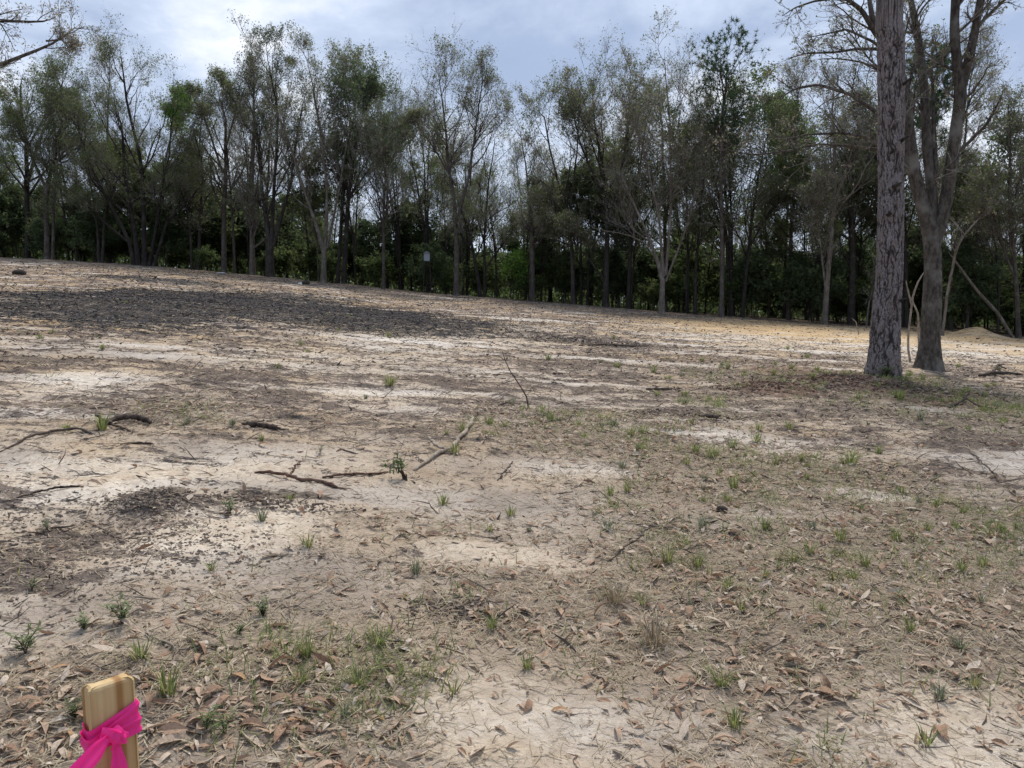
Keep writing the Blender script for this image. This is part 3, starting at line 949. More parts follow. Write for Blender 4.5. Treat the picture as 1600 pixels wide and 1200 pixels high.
def woodland_mass():
    """the far depth of the wood, too far in to tell tree from tree"""
    g = np.random.default_rng(77)
    acc = Acc()
    n = 110000
    px = g.uniform(-350, 1950, n); dY = g.uniform(34, 62, n)
    Y = np.interp(px, EDGE[:, 0], EDGE[:, 2]) + dY
    X = (px - 800) / FPX * Y
    prof = 6.2 + 2.2 * fbm(px * .006, dY * .05, 71, 3) * 1.6
    top = np.clip(prof, 3.0, 10.5)
    z = H0(X, Y) + top * g.random(n) ** 1.25 - .1
    keep = fbm(px * .02, z * .35 + dY * .2, 73, 3) > -.28
    c = np.stack([X, Y, z], 1)[keep]
    leaf_quads(acc, c, .27, g, 0)
    n2 = 16000                             # low brush on the floor of the wood
    px = g.uniform(-350, 1950, n2); Y = np.interp(px, EDGE[:, 0], EDGE[:, 2]) + g.uniform(4, 34, n2); X = (px - 800) / FPX * Y
    z = H0(X, Y) + g.random(n2) ** 1.4 * (1.3 + .9 * fbm(X * .3, Y * .3, 79, 2))
    leaf_quads(acc, np.stack([X, Y, z], 1), .14, g, 0)
    # a mesh of thin stems among it
    m = 900
    px = g.uniform(-350, 1950, m); Y = np.interp(px, EDGE[:, 0], EDGE[:, 2]) + g.uniform(30, 60, m); X = (px - 800) / FPX * Y
    b = np.stack([X, Y, H0(X, Y) - .3], 1)
    top = b + np.stack([g.normal(size=m) * .9, g.normal(size=m) * .9, g.uniform(6, 12, m)], 1)
    P = np.stack([b, b * .5 + top * .5 + g.normal(size=(m, 3)) * .3, top], 1)
    r0 = g.uniform(.04, .13, m)
    tubes(acc, P, r0[:, None] * np.array([1, .7, .2])[None], 4, mat=1, tint=.5)
    o = obj('far_woodland', acc.mesh('far_woodland', [M_LF_UNDER, M_BARK_D], smooth=False))
    tag(o, 'dark mass of leaves and thin stems deep in the wood', 'woodland', None, 'stuff')


woodland_mass()
print('wood', round(time.time() - T0, 1), cnt)

# ------------------------------------------------------------------ near pine
def pine_bark():
    m, nt = new_mat('pine_bark')
    geo = nt.n('ShaderNodeNewGeometry')
    a = nt.attr('plate').outputs['Fac']
    tone = nt.attr('tone').outputs['Fac']
    mp = nt.n('ShaderNodeMapping'); nt.link(geo.outputs['Position'], mp.inputs[0]); mp.inputs['Scale'].default_value = (1, 1, .35)
    n1 = nt.noise(mp.outputs[0], 55, 5, .65); n2 = nt.noise(mp.outputs[0], 160, 3, .6)
    plate = nt.mix(nt.smooth(n1, .3, .7), (.12, .105, .103), (.29, .262, .256))
    plate = nt.mix(nt.math('MULTIPLY', tone, .55), plate, (.19, .145, .12))
    col = nt.mix(nt.smooth(nt.math('ADD', a, nt.math('MULTIPLY', nt.math('SUBTRACT', n1, .5), .15)), .03, .22), (.036, .030, .028), plate)
    out_bsdf(nt, col, .93, .1, nt.math('ADD', n1, nt.math('MULTIPLY', n2, .5)), .7, .012)
    return m


def worley(u, v, wrap, seed):
    """distance to the nearest plate edge and a value per plate, wrapping round the trunk"""
    iu = np.floor(u); iv = np.floor(v)
    d1 = np.full(u.shape, 9.); d2 = np.full(u.shape, 9.); idv = np.zeros(u.shape)
    for du in (-1, 0, 1):
        for dv in (-1, 0, 1):
            cu = iu + du; cvv = iv + dv
            hu = np.mod(cu, wrap)
            x_ = cu + .15 + .7 * _hash(hu, cvv, seed); y_ = cvv + .1 + .8 * _hash(hu, cvv, seed + 5)
            d = np.hypot(u - x_, v - y_)
            h = _hash(hu, cvv, seed + 9)
            n = d < d1
            d2 = np.where(n, d1, np.minimum(d2, d)); idv = np.where(n, h, idv); d1 = np.where(n, d, d1)
    return d2 - d1, idv


def perlin_w(x, y, wrap, seed):
    ix = np.floor(x); iy = np.floor(y); fx = x - ix; fy = y - iy
    u = fx * fx * fx * (fx * (fx * 6 - 15) + 10); v = fy * fy * fy * (fy * (fy * 6 - 15) + 10)

    def gr(dx, dy):
        a = _hash(np.mod(ix + dx, wrap), iy + dy, seed) * 2 * np.pi
        return np.cos(a) * (fx - dx) + np.sin(a) * (fy - dy)
    return ((gr(0, 0) * (1 - u) + gr(1, 0) * u) * (1 - v) + (gr(0, 1) * (1 - u) + gr(1, 1) * u) * v) * 1.45


def near_pine():
    g = np.random.default_rng(300)
    base = np.array([PINE[0], PINE[1], 0.]); base[2] = Gz(base)
    Y = base[1]
    px = [(1380, 583, 50), (1383, 540, 43), (1388, 480, 38.5), (1394, 420, 35.5), (1397, 330, 35), (1398, 267, 35), (1400, 150, 36), (1401, 0, 37), (1402, -160, 36)]
    c = np.array([at(a, b, Y) - base for a, b, _ in px]); c[:, 1] += np.linspace(0, .25, len(c)); c[0, 2] = -.15
    rad = np.array([w_ / 2 / FPX * Y for *_, w_ in px])
    c = np.concatenate([c, [c[-1] + (0.05, .1, 4), c[-1] + (.2, .2, 8), c[-1] + (.25, .3, 11)]]); rad = np.concatenate([rad, [.17, .10, .03]])
    root = obj('pine_tree', None, loc=base)
    zs = np.concatenate([np.linspace(-.15, 6.6, 350), np.linspace(6.6, c[-1][2], 40)[1:]])
    cols = 100
    th = np.arange(cols) / cols * 2 * np.pi
    cx = np.interp(zs, c[:, 2], c[:, 0]); cy = np.interp(zs, c[:, 2], c[:, 1]); rr = np.interp(zs, c[:, 2], rad)
    k = np.ones(25) / 25
    def smooth(a): return np.convolve(np.pad(a, 12, mode='edge'), k, 'valid')
    cx, cy, rr = smooth(cx), smooth(cy), smooth(rr)
    TH, ZZ = np.meshgrid(th, zs)
    wrap = 17
    u = TH / (2 * np.pi) * wrap; v = ZZ * 3.4
    u = u + .65 * perlin(np.cos(TH) * 2 + 9, ZZ * 4 + np.sin(TH) * 2, 5) + .22 * perlin(np.cos(TH) * 6, ZZ * 14 + np.sin(TH) * 6, 15); v = v + .7 * perlin(np.cos(TH) * 3, ZZ * 4 + np.sin(TH) * 3, 6)
    ed, idv = worley(u, v, wrap, 3)
    u2 = TH / (2 * np.pi) * 34; v2 = ZZ * 11
    ed2, id2 = worley(u2 + .4 * perlin(np.cos(TH) * 5, ZZ * 9 + np.sin(TH) * 5, 7), v2, 34, 8)
    a1 = np.abs(perlin_w(TH / (2 * np.pi) * 18 + .5 * perlin(np.cos(TH) * 3, ZZ * 5 + np.sin(TH) * 3, 31), ZZ * 1.7, 18, 41))
    a2 = np.abs(perlin_w(TH / (2 * np.pi) * 30, ZZ * 3.6 + .5 * perlin(np.cos(TH) * 4, ZZ * 6, 33), 30, 43))
    ed = np.minimum(np.minimum(a1 * 1.15, a2 * 1.5 + .05), ed * 1.2 + .07)
    pl = sstep(ed, .0, .26)
    disp = .026 * pl * (.55 + .7 * idv) + .006 * sstep(ed2, 0, .3) * (.3 + id2) + .006 * perlin(u * 3, v * 3, 12) - .012
    flare = .05 * np.exp(-(ZZ + .15) / .22) * (1 + .9 * np.cos(TH * 4 + .7))
    rad2 = rr[:, None] + disp * np.clip(rr[:, None] / .2, .2, 1) + flare
    Vx = cx[:, None] + rad2 * np.cos(TH); Vy = cy[:, None] + rad2 * np.sin(TH)
    V = np.stack([Vx, Vy, ZZ], -1)
    nz = len(zs)
    i = np.arange(nz - 1)[:, None] * cols; j = np.arange(cols)[None]; j1 = (j + 1) % cols
    q = np.stack([i + j, i + j1, i + cols + j1, i + cols + j], -1).reshape(-1, 4)
    acc = Acc()
    acc.add(V.reshape(-1, 3), q, plate=np.minimum(ed, .10 + sstep(ed2, 0, .25) * 1.0).ravel(), tone=idv.ravel())
    mb = pine_bark()
    obj('trunk', acc.mesh('near_pine_trunk', [mb], smooth=True), root)
    # broken branch stubs
    for (a, b, a2, b2, w_) in ((1391, 238, 1374, 219, 6), (1394, 292, 1402, 286, 9), (1386, 335, 1380, 332, 7), (1409, 218, 1419, 212, 6), (1402, 470, 1409, 466, 7), (1384, 395, 1377, 391, 5), (1412, 130, 1420, 124, 5)):
        s0 = at(a, b, Y) - base + np.array([0, -.13, 0]); s1 = at(a2, b2, Y) - base + np.array([0, -.22, .0])
        acc = Acc()
        P = np.stack([s0 + np.array([0, .12, -.02]), s0, (s0 + s1) / 2 + g.normal(size=3) * .015, s1])[None]
        r_ = w_ / 3.2 / FPX * Y
        tubes(acc, P, np.array([[r_ * 1.5, r_ * 1.15, r_ * .8, r_ * .3]]), 7, plate=.3, tone=.2)
        obj('branch_stub', acc.mesh('pine_stub', [M_BARK_D]), root)
    # crown, above the picture
    P, r_ = resample(c[-4:], rad[-4:], 12)
    tr, cr = Acc(), Acc()
    L1, r1, i1 = children(P[None], r_[None], 30, .28, .99, 1.1, .2, .30, 7, .3, .15, .4, g)
    tubes(tr, L1, r1, 5, plate=.3, tone=.3)
    L2, r2, i2 = children(L1, r1, 6, .3, 1, .7, .2, .4, 4, .4, .2, .6, g)
    tubes(tr, L2, r2, 3, plate=.3, tone=.3)
    sel = np.concatenate([L2[:, -1], L2[:, -2], L1[:, -1]]); n = len(sel); nn = 16
    cc = np.repeat(sel, nn, 0); d = norm(g.normal(size=(n * nn, 3)) + np.array([0, 0, .4])); ln = g.uniform(.16, .26, n * nn)[:, None]
    sd = norm(np.cross(d, g.normal(size=d.shape))) * .008
    cr.add(np.stack([cc - sd, cc + sd, cc + d * ln], 1).reshape(-1, 3), None, np.arange(n * nn * 3).reshape(-1, 3), tint=np.repeat(np.repeat(g.random(n), nn), 3))
    cro = obj('crown', cr.mesh('near_pine_crown', [M_NEEDLE], smooth=False), root)
    obj('limb', tr.mesh('near_pine_limbs', [M_BARK_G]), cro)
    # small vine leaves at its foot
    tag(root, 'big near pine with thick plated purplish-grey bark and broken stubs', 'tree')


near_pine()


def near_oak():
    g = np.random.default_rng(310)
    base = np.array([OAK[0], OAK[1], 0.]); base[2] = Gz(base)
    Y = base[1]
    S = [
        [(1451, 568, 38), (1453, 540, 31), (1456, 480, 28), (1458, 420, 26), (1457, 385, 25), (1452, 352, 23), (1441, 320, 20), (1427, 267, 20), (1419, 203, 18), (1414, 133, 15), (1396, 95, 12), (1378, 70, 10), (1364, 36, 8), (1357, -10, 6), (1340, -90, 2)],
        [(1456, 385, 14), (1458, 352, 16), (1461, 310, 15), (1455, 240, 14), (1453, 133, 13), (1446, 50, 11), (1438, -10, 9), (1430, -90, 3)],
        [(1458, 395, 18), (1464, 362, 20), (1475, 325, 20), (1485, 256, 19), (1493, 190, 18), (1498, 149, 18), (1490, 96, 14), (1485, 50, 13), (1487, -10, 12), (1480, -110, 3)],
        [(1496, 165, 13), (1506, 115, 14), (1515, 60, 12), (1522, 0, 10), (1540, -80, 3)],
        [(1460, 340, 8), (1464, 267, 6), (1471, 150, 5), (1478, 60, 2)],
        [(1370, 55, 8), (1345, 18, 7), (1319, 2, 5.5), (1290, 5, 4), (1262, 12, 3), (1230, 25, 2), (1206, 42, 1)],
        [(1419, 212, 7), (1378, 187, 6.5), (1359, 175, 6), (1319, 153, 5), (1287, 147, 4.5), (1262, 144, 4), (1225, 153, 3), (1194, 172, 1.2)],
        [(1428, 270, 6), (1378, 236, 5), (1344, 219, 4.5), (1303, 216, 4), (1241, 222, 2.6), (1190, 236, 1)],
        [(1429, 280, 5), (1385, 236, 4.4), (1325, 230, 3.6), (1275, 228, 3.2), (1219, 241, 3), (1169, 248, 2.4), (1116, 239, 1)],
        [(1382, 84, 6), (1370, 78, 5), (1335, 80, 4), (1294, 88, 3), (1250, 92, 2.4), (1214, 104, 1)],
        [(1378, 76, 5), (1362, 66, 4), (1319, 49, 3), (1285, 58, 2), (1255, 66, 1)],
        [(1490, 243, 6), (1512, 222, 5), (1533, 197, 4.5), (1549, 155, 2)],
        [(1516, 55, 6), (1530, 35, 5), (1552, 10, 4), (1575, -20, 2)],
        [(1487, 240, 5), (1525, 150, 3), (1560, 118, 1)],
        [(1416, 150, 5), (1440, 70, 3.5), (1425, 10, 2)],
    ]
    st = []
    dep = [0, .5, -.2, -.4, .6, -.6, -.9, -1.0, -.5, -.5, -.3, -.4, -.8, .5, .3]
    starts = {5: (0, 0.92), }
    for k, s in enumerate(S):
        n = len(s)
        pts = []
        for i, (a, b, w_) in enumerate(s):
            p = at(a, b, Y) - base
            p[1] += dep[k] * (i / (n - 1)) ** 1.3
            pts.append(p)
        st.append((pts, [w_ / 2 / FPX * Y for *_, w_ in s]))
    st[0][0][0][2] = -.15
    root = obj('oak_tree', None, loc=base)
    tr, cr = Acc(), Acc()
    K0 = 26
    P = np.stack([resample(p, r_, K0)[0] for p, r_ in st]); Rr = np.stack([resample(p, r_, K0)[1] for p, r_ in st])
    wob = 1 + .10 * np.stack([perlin(np.arange(K0) * .7, np.full(K0, k * 3.1), 9) for k in range(len(S))])
    R2 = Rr * wob * (1 + .35 * np.clip(1 - P[:, :, 2] / .35, 0, 1) * (np.arange(len(S)) == 0)[:, None])
    tubes(tr, P, R2, 14)
    big, rb = P[:5], Rr[:5]
    L1a, r1a, _ = children(big, rb, 11, .40, .99, .85, .25, .22, 9, .35, .16, .35, g, rmax=.035, rmin=.012)
    tubes(tr, L1a, r1a, 6)
    sm, rs = P[5:], Rr[5:]
    L1b, r1b, _ = children(sm, rs, 14, .2, 1, .7, .3, .24, 7, .25, .18, .6, g, rmax=.018, rmin=.006)
    tubes(tr, L1b, r1b, 5)
    L2a, r2a, _ = children(L1a, r1a, 8, .2, 1, .7, .3, .45, 5, .2, .2, .6, g, rmin=.005)
    tubes(cr, L2a, r2a, 4, tint=.5)
    L2b, r2b, _ = children(L1b, r1b, 7, .2, 1, .65, .3, .5, 4, .15, .2, .6, g, rmin=.004)
    tubes(cr, L2b, r2b, 4, tint=.5)
    L3a, r3a, _ = children(L2a, r2a, 6, .2, 1, .6, .25, .5, 3, .15, .2, .7, g, rmin=.0035, rmax=.006, Lmin=.12)
    tubes(cr, L3a, r3a, 3, tint=.5)
    L3b, r3b, _ = children(L2b, r2b, 4, .2, 1, .6, .25, .5, 3, .1, .2, .7, g, rmin=.003, rmax=.005, Lmin=.10)
    tubes(cr, L3b, r3b, 3, tint=.5)
    leaf_quads(cr, on_branches(np.concatenate([L3a, L3b]), 5200, g, .3, .015), .022, g, 1)
    leaf_quads(cr, on_branches(np.concatenate([L3a, L3b]), 2500, g, .5, .02), .03, g, 2)
    obj('trunk', tr.mesh('near_oak_trunk', [M_BARK_O]), root)
    obj('crown', cr.mesh('near_oak_crown', [M_TWIG, M_LF_BUD, M_LF_OLIVE], smooth=False), root)
    tag(root, 'near many-stemmed grey oak with bare budding limbs behind the big pine', 'tree')


near_oak()


def overhang_tree():
    g = np.random.default_rng(320)
    Y = 15.0
    base = edge_base(-190, Y=Y)
    S = [[(-190, 640, 44), (-188, 500, 38), (-180, 300, 32), (-175, 100, 26), (-180, -150, 18), (-190, -420, 4)],
         [(-180, 260, 13), (-110, 160, 9), (-50, 112, 7), (0, 96, 5.5), (40, 78, 4.5), (68, 66, 3.5), (92, 48, 2.2), (112, 30, 1)],
         [(-176, 130, 12), (-110, 50, 8), (-40, 24, 6), (10, 24, 4), (45, 22, 3), (62, 12, 1)],
         [(-176, 60, 12), (-120, -60, 8), (-40, -120, 5), (30, -150, 2)], [(72, 64, 3), (96, 62, 2.2), (112, 78, 1)]]
    st = []
    for k, s in enumerate(S):
        pts = [at(a, b, Y) - base for a, b, _ in s]
        for i, p in enumerate(pts):
            p[1] += (-.5, .3, .6, .4, 0)[k] * (i / len(pts)) if k else 0
        st.append((pts, [w_ / 2 / FPX * Y for *_, w_ in s]))
    st[0][0][0][2] = -.2
    root = obj('overhanging_tree', None, loc=base)
    tr, cr = Acc(), Acc()
    P = np.stack([resample(p, r_, 16)[0] for p, r_ in st]); Rr = np.stack([resample(p, r_, 16)[1] for p, r_ in st])
    tubes(tr, P, Rr, 10)
    L1, r1, _ = children(P, Rr, 12, .35, 1, .7, .25, .22, 6, .2, .18, .5, g, rmax=.03, rmin=.006)
    tubes(tr, L1, r1, 5)
    L2, r2, _ = children(L1, r1, 7, .2, 1, .7, .3, .42, 4, .05, .2, .6, g, rmin=.004)
    tubes(cr, L2, r2, 3, tint=.5)
    L3, r3, _ = children(L2, r2, 5, .2, 1, .6, .25, .5, 3, 0, .2, .7, g, rmin=.003, rmax=.005, Lmin=.1)
    tubes(cr, L3, r3, 3, tint=.5)
    leaf_quads(cr, on_branches(L3, 2600, g, .2, .05), .024, g, 1)
    obj('trunk', tr.mesh('overhanging_trunk', [M_BARK_O]), root)
    obj('crown', cr.mesh('overhanging_crown', [M_TWIG, M_LF_BUD], smooth=False), root)
    tag(root, 'near tree whose bare budding branches hang into the sky corner', 'tree')


overhang_tree()
print('near trees', round(time.time() - T0, 1))

# ------------------------------------------------------------------ survey stake
def wood_mat():
    m, nt = new_mat('stake_pine_wood')
    tc = nt.n('ShaderNodeTexCoord')
    mp = nt.n('ShaderNodeMapping'); nt.link(tc.outputs['Object'], mp.inputs[0]); mp.inputs['Scale'].default_value = (60, 60, 1.6)
    n1 = nt.noise(mp.outputs[0], 1.0, 4, .6, .3)
    n3 = nt.noise(tc.outputs['Object'], 40, 4, .6)
    sp = nt.n('ShaderNodeSeparateXYZ'); nt.link(tc.outputs['Object'], sp.inputs[0])
    band = nt.smooth(nt.math('ABSOLUTE', nt.math('SUBTRACT', sp.outputs[0], .0085)), .0065, .0015)
    col = nt.mix(nt.smooth(n1, .35, .65), (.44, .30, .14), (.56, .41, .22))
    col = nt.mix(nt.math('MULTIPLY', band, nt.math('ADD', .55, nt.math('MULTIPLY', n1, .6))), col, (.26, .12, .035))
    col = nt.mix(nt.math('MULTIPLY', nt.smooth(n3, .55, .75), .35), col, (.30, .24, .14))
    top = nt.smooth(sp.outputs[2], 1.192, 1.202)
    out_bsdf(nt, col, .75, .25, n1, .25, .002)
    return m


def pink_mat():
    m, nt = new_mat('pink_flagging_tape')
    tc = nt.n('ShaderNodeTexCoord')
    n1 = nt.noise(tc.outputs['Object'], 90, 3, .5)
    b = nt.n('ShaderNodeBsdfPrincipled')
    nt.link(nt.mix(n1, (1.0, .05, .38), (1.0, .08, .48)), b.inputs['Base Color'])
    b.inputs['Roughness'].default_value = .42
    b.inputs['Specular IOR Level'].default_value = .35
    bp = nt.n('ShaderNodeBump'); bp.inputs['Strength'].default_value = .25; bp.inputs['Distance'].default_value = .002
    nt.link(n1, bp.inputs['Height']); nt.link(bp.outputs[0], b.inputs['Normal'])
    tr = nt.n('ShaderNodeBsdfTranslucent'); tr.inputs[0].default_value = (1, .06, .44, 1)
    ms = nt.n('ShaderNodeMixShader'); ms.inputs[0].default_value = .5
    nt.link(b.outputs[0], ms.inputs[1]); nt.link(tr.outputs[0], ms.inputs[2])
    o = nt.n('ShaderNodeOutputMaterial'); nt.link(ms.outputs[0], o.inputs[0])
    return m


def ribbon(acc, pts, wid, side, thick=.0008, fold=.004, g=None):
    """a strip of tape with thickness: pts (K,3), half width vectors side (K,3)"""
    pts = np.asarray(pts, float); K = len(pts)
    side = norm(np.asarray(side, float)) * np.asarray(wid)[:, None] / 2
    T = norm(np.gradient(pts, axis=0)); N = norm(np.cross(T, side))
    cols = 7
    s = np.linspace(-1, 1, cols)
    ph = np.linspace(0, 3, K)
    wav = fold * (np.sin(s[None] * 4.2 + ph[:, None] * 2) + .5 * np.sin(s[None] * 9 + ph[:, None]))
    V0 = pts[:, None] + side[:, None] * s[None, :, None] + N[:, None] * wav[..., None]
    V1 = V0 + N[:, None] * thick
    nv = K * cols
    i = np.arange(K - 1)[:, None] * cols; j = np.arange(cols - 1)[None]
    q = np.stack([i + j, i + j + 1, i + cols + j + 1, i + cols + j], -1).reshape(-1, 4)
    acc.add(np.concatenate([V0.reshape(-1, 3), V1.reshape(-1, 3)]), np.concatenate([q, q[:, ::-1] + nv]))


def survey_stake():
    Dp = .86
    d = ray(183, 1061)
    top = np.array([0, 0, CAMZ]) + d * Dp
    zt = top[2]
    base = np.array([top[0] + .006, top[1] - .004, 0.]); base[2] = Gz(base)
    root = obj('survey_stake', None, loc=base, rot=(R(-.6), R(-.5), R(46)))
    h = zt - base[2]
    wd, tk = .0490, .0225
    # post: rounded top edges, sawn chamfer
    acc = Acc()
    prof = [(-wd / 2, -tk / 2), (wd / 2, -tk / 2), (wd / 2, tk / 2), (-wd / 2, tk / 2)]
    def ring(ins, z):
        out = []
        c = .0022
        for (x_, y_) in prof:
            sx, sy = np.sign(x_), np.sign(y_)
            a = (x_ - sx * (c + ins), y_ - sy * ins); b = (x_ - sx * ins, y_ - sy * (c + ins))
            out += [a, b] if sx * sy > 0 else [b, a]
        return [(x_, y_, z) for x_, y_ in out]
    zz = [(-.25, 0.), (0, 0), (h * .35, 0), (h * .7, 0), (h - .0045, 0), (h - .0018, .0012), (h, .0038)]
    V = []
    for z, ins in zz:
        V += ring(ins, z)
    n = 8
    q = [[k * n + j, k * n + (j + 1) % n, (k + 1) * n + (j + 1) % n, (k + 1) * n + j] for k in range(len(zz) - 1) for j in range(n)]
    l = (len(zz) - 1) * n
    V.append((0, 0, h + .0002))
    t = [[l + j, l + (j + 1) % n, len(V) - 1] for j in range(n)]
    acc.add(V, q, t)
    obj('post', acc.mesh('stake_post', [wood_mat()], smooth=False), root)
    pink = pink_mat()
    # tape wound three times round the post, slanting up to the right
    wrap = Acc()
    g = np.random.default_rng(5)
    for (zc, slope, wdt, off, ph) in ((h - .047, .34, .021, .0012, 0), (h - .052, .46, .019, .0026, .4), (h - .059, .10, .016, .0036, .9)):
        K = 61
        a = np.linspace(0, 2 * np.pi, K)
        e = 7.0
        ca, sa = np.cos(a), np.sin(a)
        rr = (np.abs(ca) ** e + np.abs(sa) ** e) ** (-1 / e)
        X = (wd / 2 + off) * rr * ca; Yv = (tk / 2 + off) * rr * sa
        Z = zc + slope * X * np.where(Yv < 0, 1, .8)
        pts = np.stack([X, Yv, Z], 1)
        ribbon(wrap, pts, np.full(K, wdt), np.tile([[0, 0, 1.]], (K, 1)), fold=.0009)
    rb = obj('ribbon', wrap.mesh('stake_ribbon', [pink]), root)
    yf = -tk / 2 - .006
    kx, kz = -.0045, h - .056
    # knot: a short lumpy pad with a band over it
    kn = Acc()
    K = 13
    tt = np.linspace(0, 1, K)
    pts = np.stack([kx - .012 + .026 * tt, yf - .004 - .005 * np.sin(np.pi * tt), kz + .010 - .016 * tt], 1)
    ribbon(kn, pts, .011 + .005 * np.sin(np.pi * tt), np.tile([[.3, 0, 1.]], (K, 1)), fold=.0012)
    pts = np.stack([kx + .004 * np.sin(tt * 3), yf - .003 - .007 * np.sin(np.pi * tt), kz + .010 - .022 * tt], 1)
    ribbon(kn, pts, .012 + .003 * np.sin(np.pi * tt), np.tile([[1., 0, .3]], (K, 1)), fold=.0012)
    obj('knot', kn.mesh('ribbon_knot', [pink]), rb)
    # tail hanging straight down
    tl = Acc()
    K = 40
    tt = np.linspace(0, 1, K)
    pts = np.stack([kx + .002 - .012 * tt + .003 * np.sin(tt * 9), yf - .004 - .010 * np.sin(tt * 5) * tt - .006 * tt, kz - .004 - .30 * tt], 1)
    ribbon(tl, pts, .008 + .0135 * sstep(tt, 0, .14), np.stack([np.cos(.5 * np.sin(tt * 4)), .5 * np.sin(tt * 4), 0 * tt], 1), fold=.0014)
    obj('tail', tl.mesh('ribbon_tail', [pink]), rb)
    # tail blown out to the left
    tl = Acc()
    dv = np.array([-.88, -.36, -.28])
    pts = np.array([kx - .002, yf - .005, kz + .004])[None] + dv[None] * (.20 * tt)[:, None] + np.stack([0 * tt, -.006 * np.sin(tt * 6), -.02 * tt * tt], 1)
    sd = np.stack([-.28 + 0 * tt, -.30 + .35 * np.sin(tt * 5 + .5), .9 + 0 * tt], 1)
    ribbon(tl, pts, .009 + .013 * sstep(tt, 0, .12), sd, fold=.0013)
    obj('tail', tl.mesh('ribbon_tail', [pink]), rb)
    tag(root, 'wooden survey stake with hot pink ribbon tied round its top', 'stake')


survey_stake()

# ------------------------------------------------------------------ sticks, branches, stumps lying about
M_STICK_D = bark_mat('stick_dark', (.045, .034, .028), (.11, .085, .068), (.14, .115, .095), .6)
M_STICK_R = bark_mat('stick_root_red', (.06, .034, .025), (.14, .085, .062), (.16, .115, .09), .6)
M_STICK_P = bark_mat('stick_pale', (.17, .135, .105), (.33, .275, .215), (.40, .35, .29), .6)


def lying(name, lab, paths, mat, cat='branch', wig=.008, K=22, group=None, seed=0):
    """paths: lists of (px, py, width px, lift m) on the ground; the first is the main piece"""
    g = np.random.default_rng(900 + seed)
    acc = Acc()
    base = None
    for path in paths:
        pts, rad = [], []
        for (a, b, w_, lift) in path:
            p = G(a, b)
            dist = np.linalg.norm(p - np.array([0, 0, CAMZ]))
            r_ = w_ / 2 / FPX * dist
            pts.append(p + np.array([0, 0, r_ * .55 + lift])); rad.append(r_)
        if base is None:
            base = pts[0].copy(); base[2] = Gz(base)
        P, r_ = resample(np.array(pts) - base, rad, K)
        P[1:-1] += g.normal(size=(K - 2, 3)) * wig * np.array([1, 1, .25])
        r_ = r_ * (1 + .15 * g.normal(size=K))
        r_ = np.maximum(r_, .003)
        P = np.concatenate([P[:1] - (P[1:2] - P[:1]) * .05, P]); r_ = np.concatenate([[.001], r_])
        tubes(acc, P[None], r_[None], 8)
    o = obj(name, acc.mesh(name, [mat]), loc=base)
    return tag(o, lab, cat, group)


lying('fallen_branch', 'long curved grey branch with a forked side prong on bare sand',
      [[(648, 744, 3.5, 0), (665, 731, 5, .01), (685, 718, 6, .01), (703, 714, 6.5, .01), (711, 706, 6.5, .02), (715, 695, 6.5, .03), (728, 684, 6.5, .03), (736, 674, 6.5, .02), (737, 664, 6, .02), (739, 655, 4, .02)],
       [(692, 716, 5, .02), (680, 712, 4.5, .04), (670, 702, 4, .08)], [(706, 714, 3, 0), (660, 716, 2, 0), (620, 717, 1.5, 0)], [(660, 731, 2.5, .01), (650, 722, 1.5, .03)]], M_STICK_P, seed=1)
lying('fallen_log', 'thick bent brown log lying in torn soil beside a green sprig',
      [[(165, 672, 5, .01), (180, 666, 8, .03), (205, 662, 9, .05), (222, 664, 8, .04), (238, 669, 4, .01)]], M_STICK_D, 'log', seed=2)
lying('fallen_branch', 'thin dark branch trailing away from the bent brown log',
      [[(0, 709, 2, 0), (40, 694, 3, .01), (90, 683, 3.5, .02), (125, 681, 3.5, .02), (145, 687, 3, .0)], [(150, 664, 4, .05), (175, 675, 3.5, .02), (205, 683, 2, 0)]], M_STICK_D, seed=3)
lying('wood_chunk', 'flat splintered dark wood chunk on pale sand',
      [[(378, 670, 4, .0), (395, 672, 8, .01), (420, 673, 8, .01), (440, 675, 5, .0), (452, 677, 1.5, 0)], [(382, 662, 2, 0), (410, 664, 3, 0), (440, 662, 2, 0)]], M_STICK_D, 'wood', seed=4)
lying('torn_root', 'long reddish torn root lying on bare pale sand',
      [[(398, 744, 3, .0), (420, 745, 5, .01), (445, 749, 6, .02), (470, 756, 6, .01), (500, 759, 5, .01), (525, 767, 5, 0), (553, 770, 2, 0)], [(500, 757, 3, .01), (520, 764, 3, 0), (545, 772, 2, 0)],
       [(452, 748, 2, 0), (462, 738, 2.5, .02), (470, 730, 1.5, .03)]], M_STICK_R, 'root', seed=5)
lying('fallen_stick', 'thin straight dark stick behind the long reddish root', [[(504, 750, 3, 0), (540, 750, 4, .01), (575, 748, 3.5, .01), (610, 747, 2, 0)]], M_STICK_R, 'stick', seed=6)
lying('fallen_stick', 'slender dark stick on smooth sand below the tyre-marked patch', [[(26, 787, 2, 0), (60, 778, 3, .01), (100, 774, 3.5, .01), (128, 770, 2, 0)]], M_STICK_D, 'stick', seed=7)
lying('fallen_stick', 'short stick pointing out of the sand behind the torn root', [[(188, 702, 2, 0), (215, 701, 3, .01), (241, 701, 2.5, .01)]], M_STICK_D, 'stick', seed=8)
lying('wood_chunk', 'grey weathered board end beside the dark soil clump right of the upright twig', [[(1092, 656, 3, .01), (1105, 657, 6, .02), (1124, 658, 6, .02)]], M_STICK_D, 'wood', seed=9)
lying('fallen_branch', 'crooked dark branch in grass right of the pine mound',
      [[(1483, 642, 2, 0), (1495, 637, 3, .03), (1508, 632, 3, .05), (1530, 642, 3, .02), (1560, 645, 2, 0)], [(1506, 632, 2.4, .05), (1513, 626, 1.5, .12)]], M_STICK_D, seed=10)
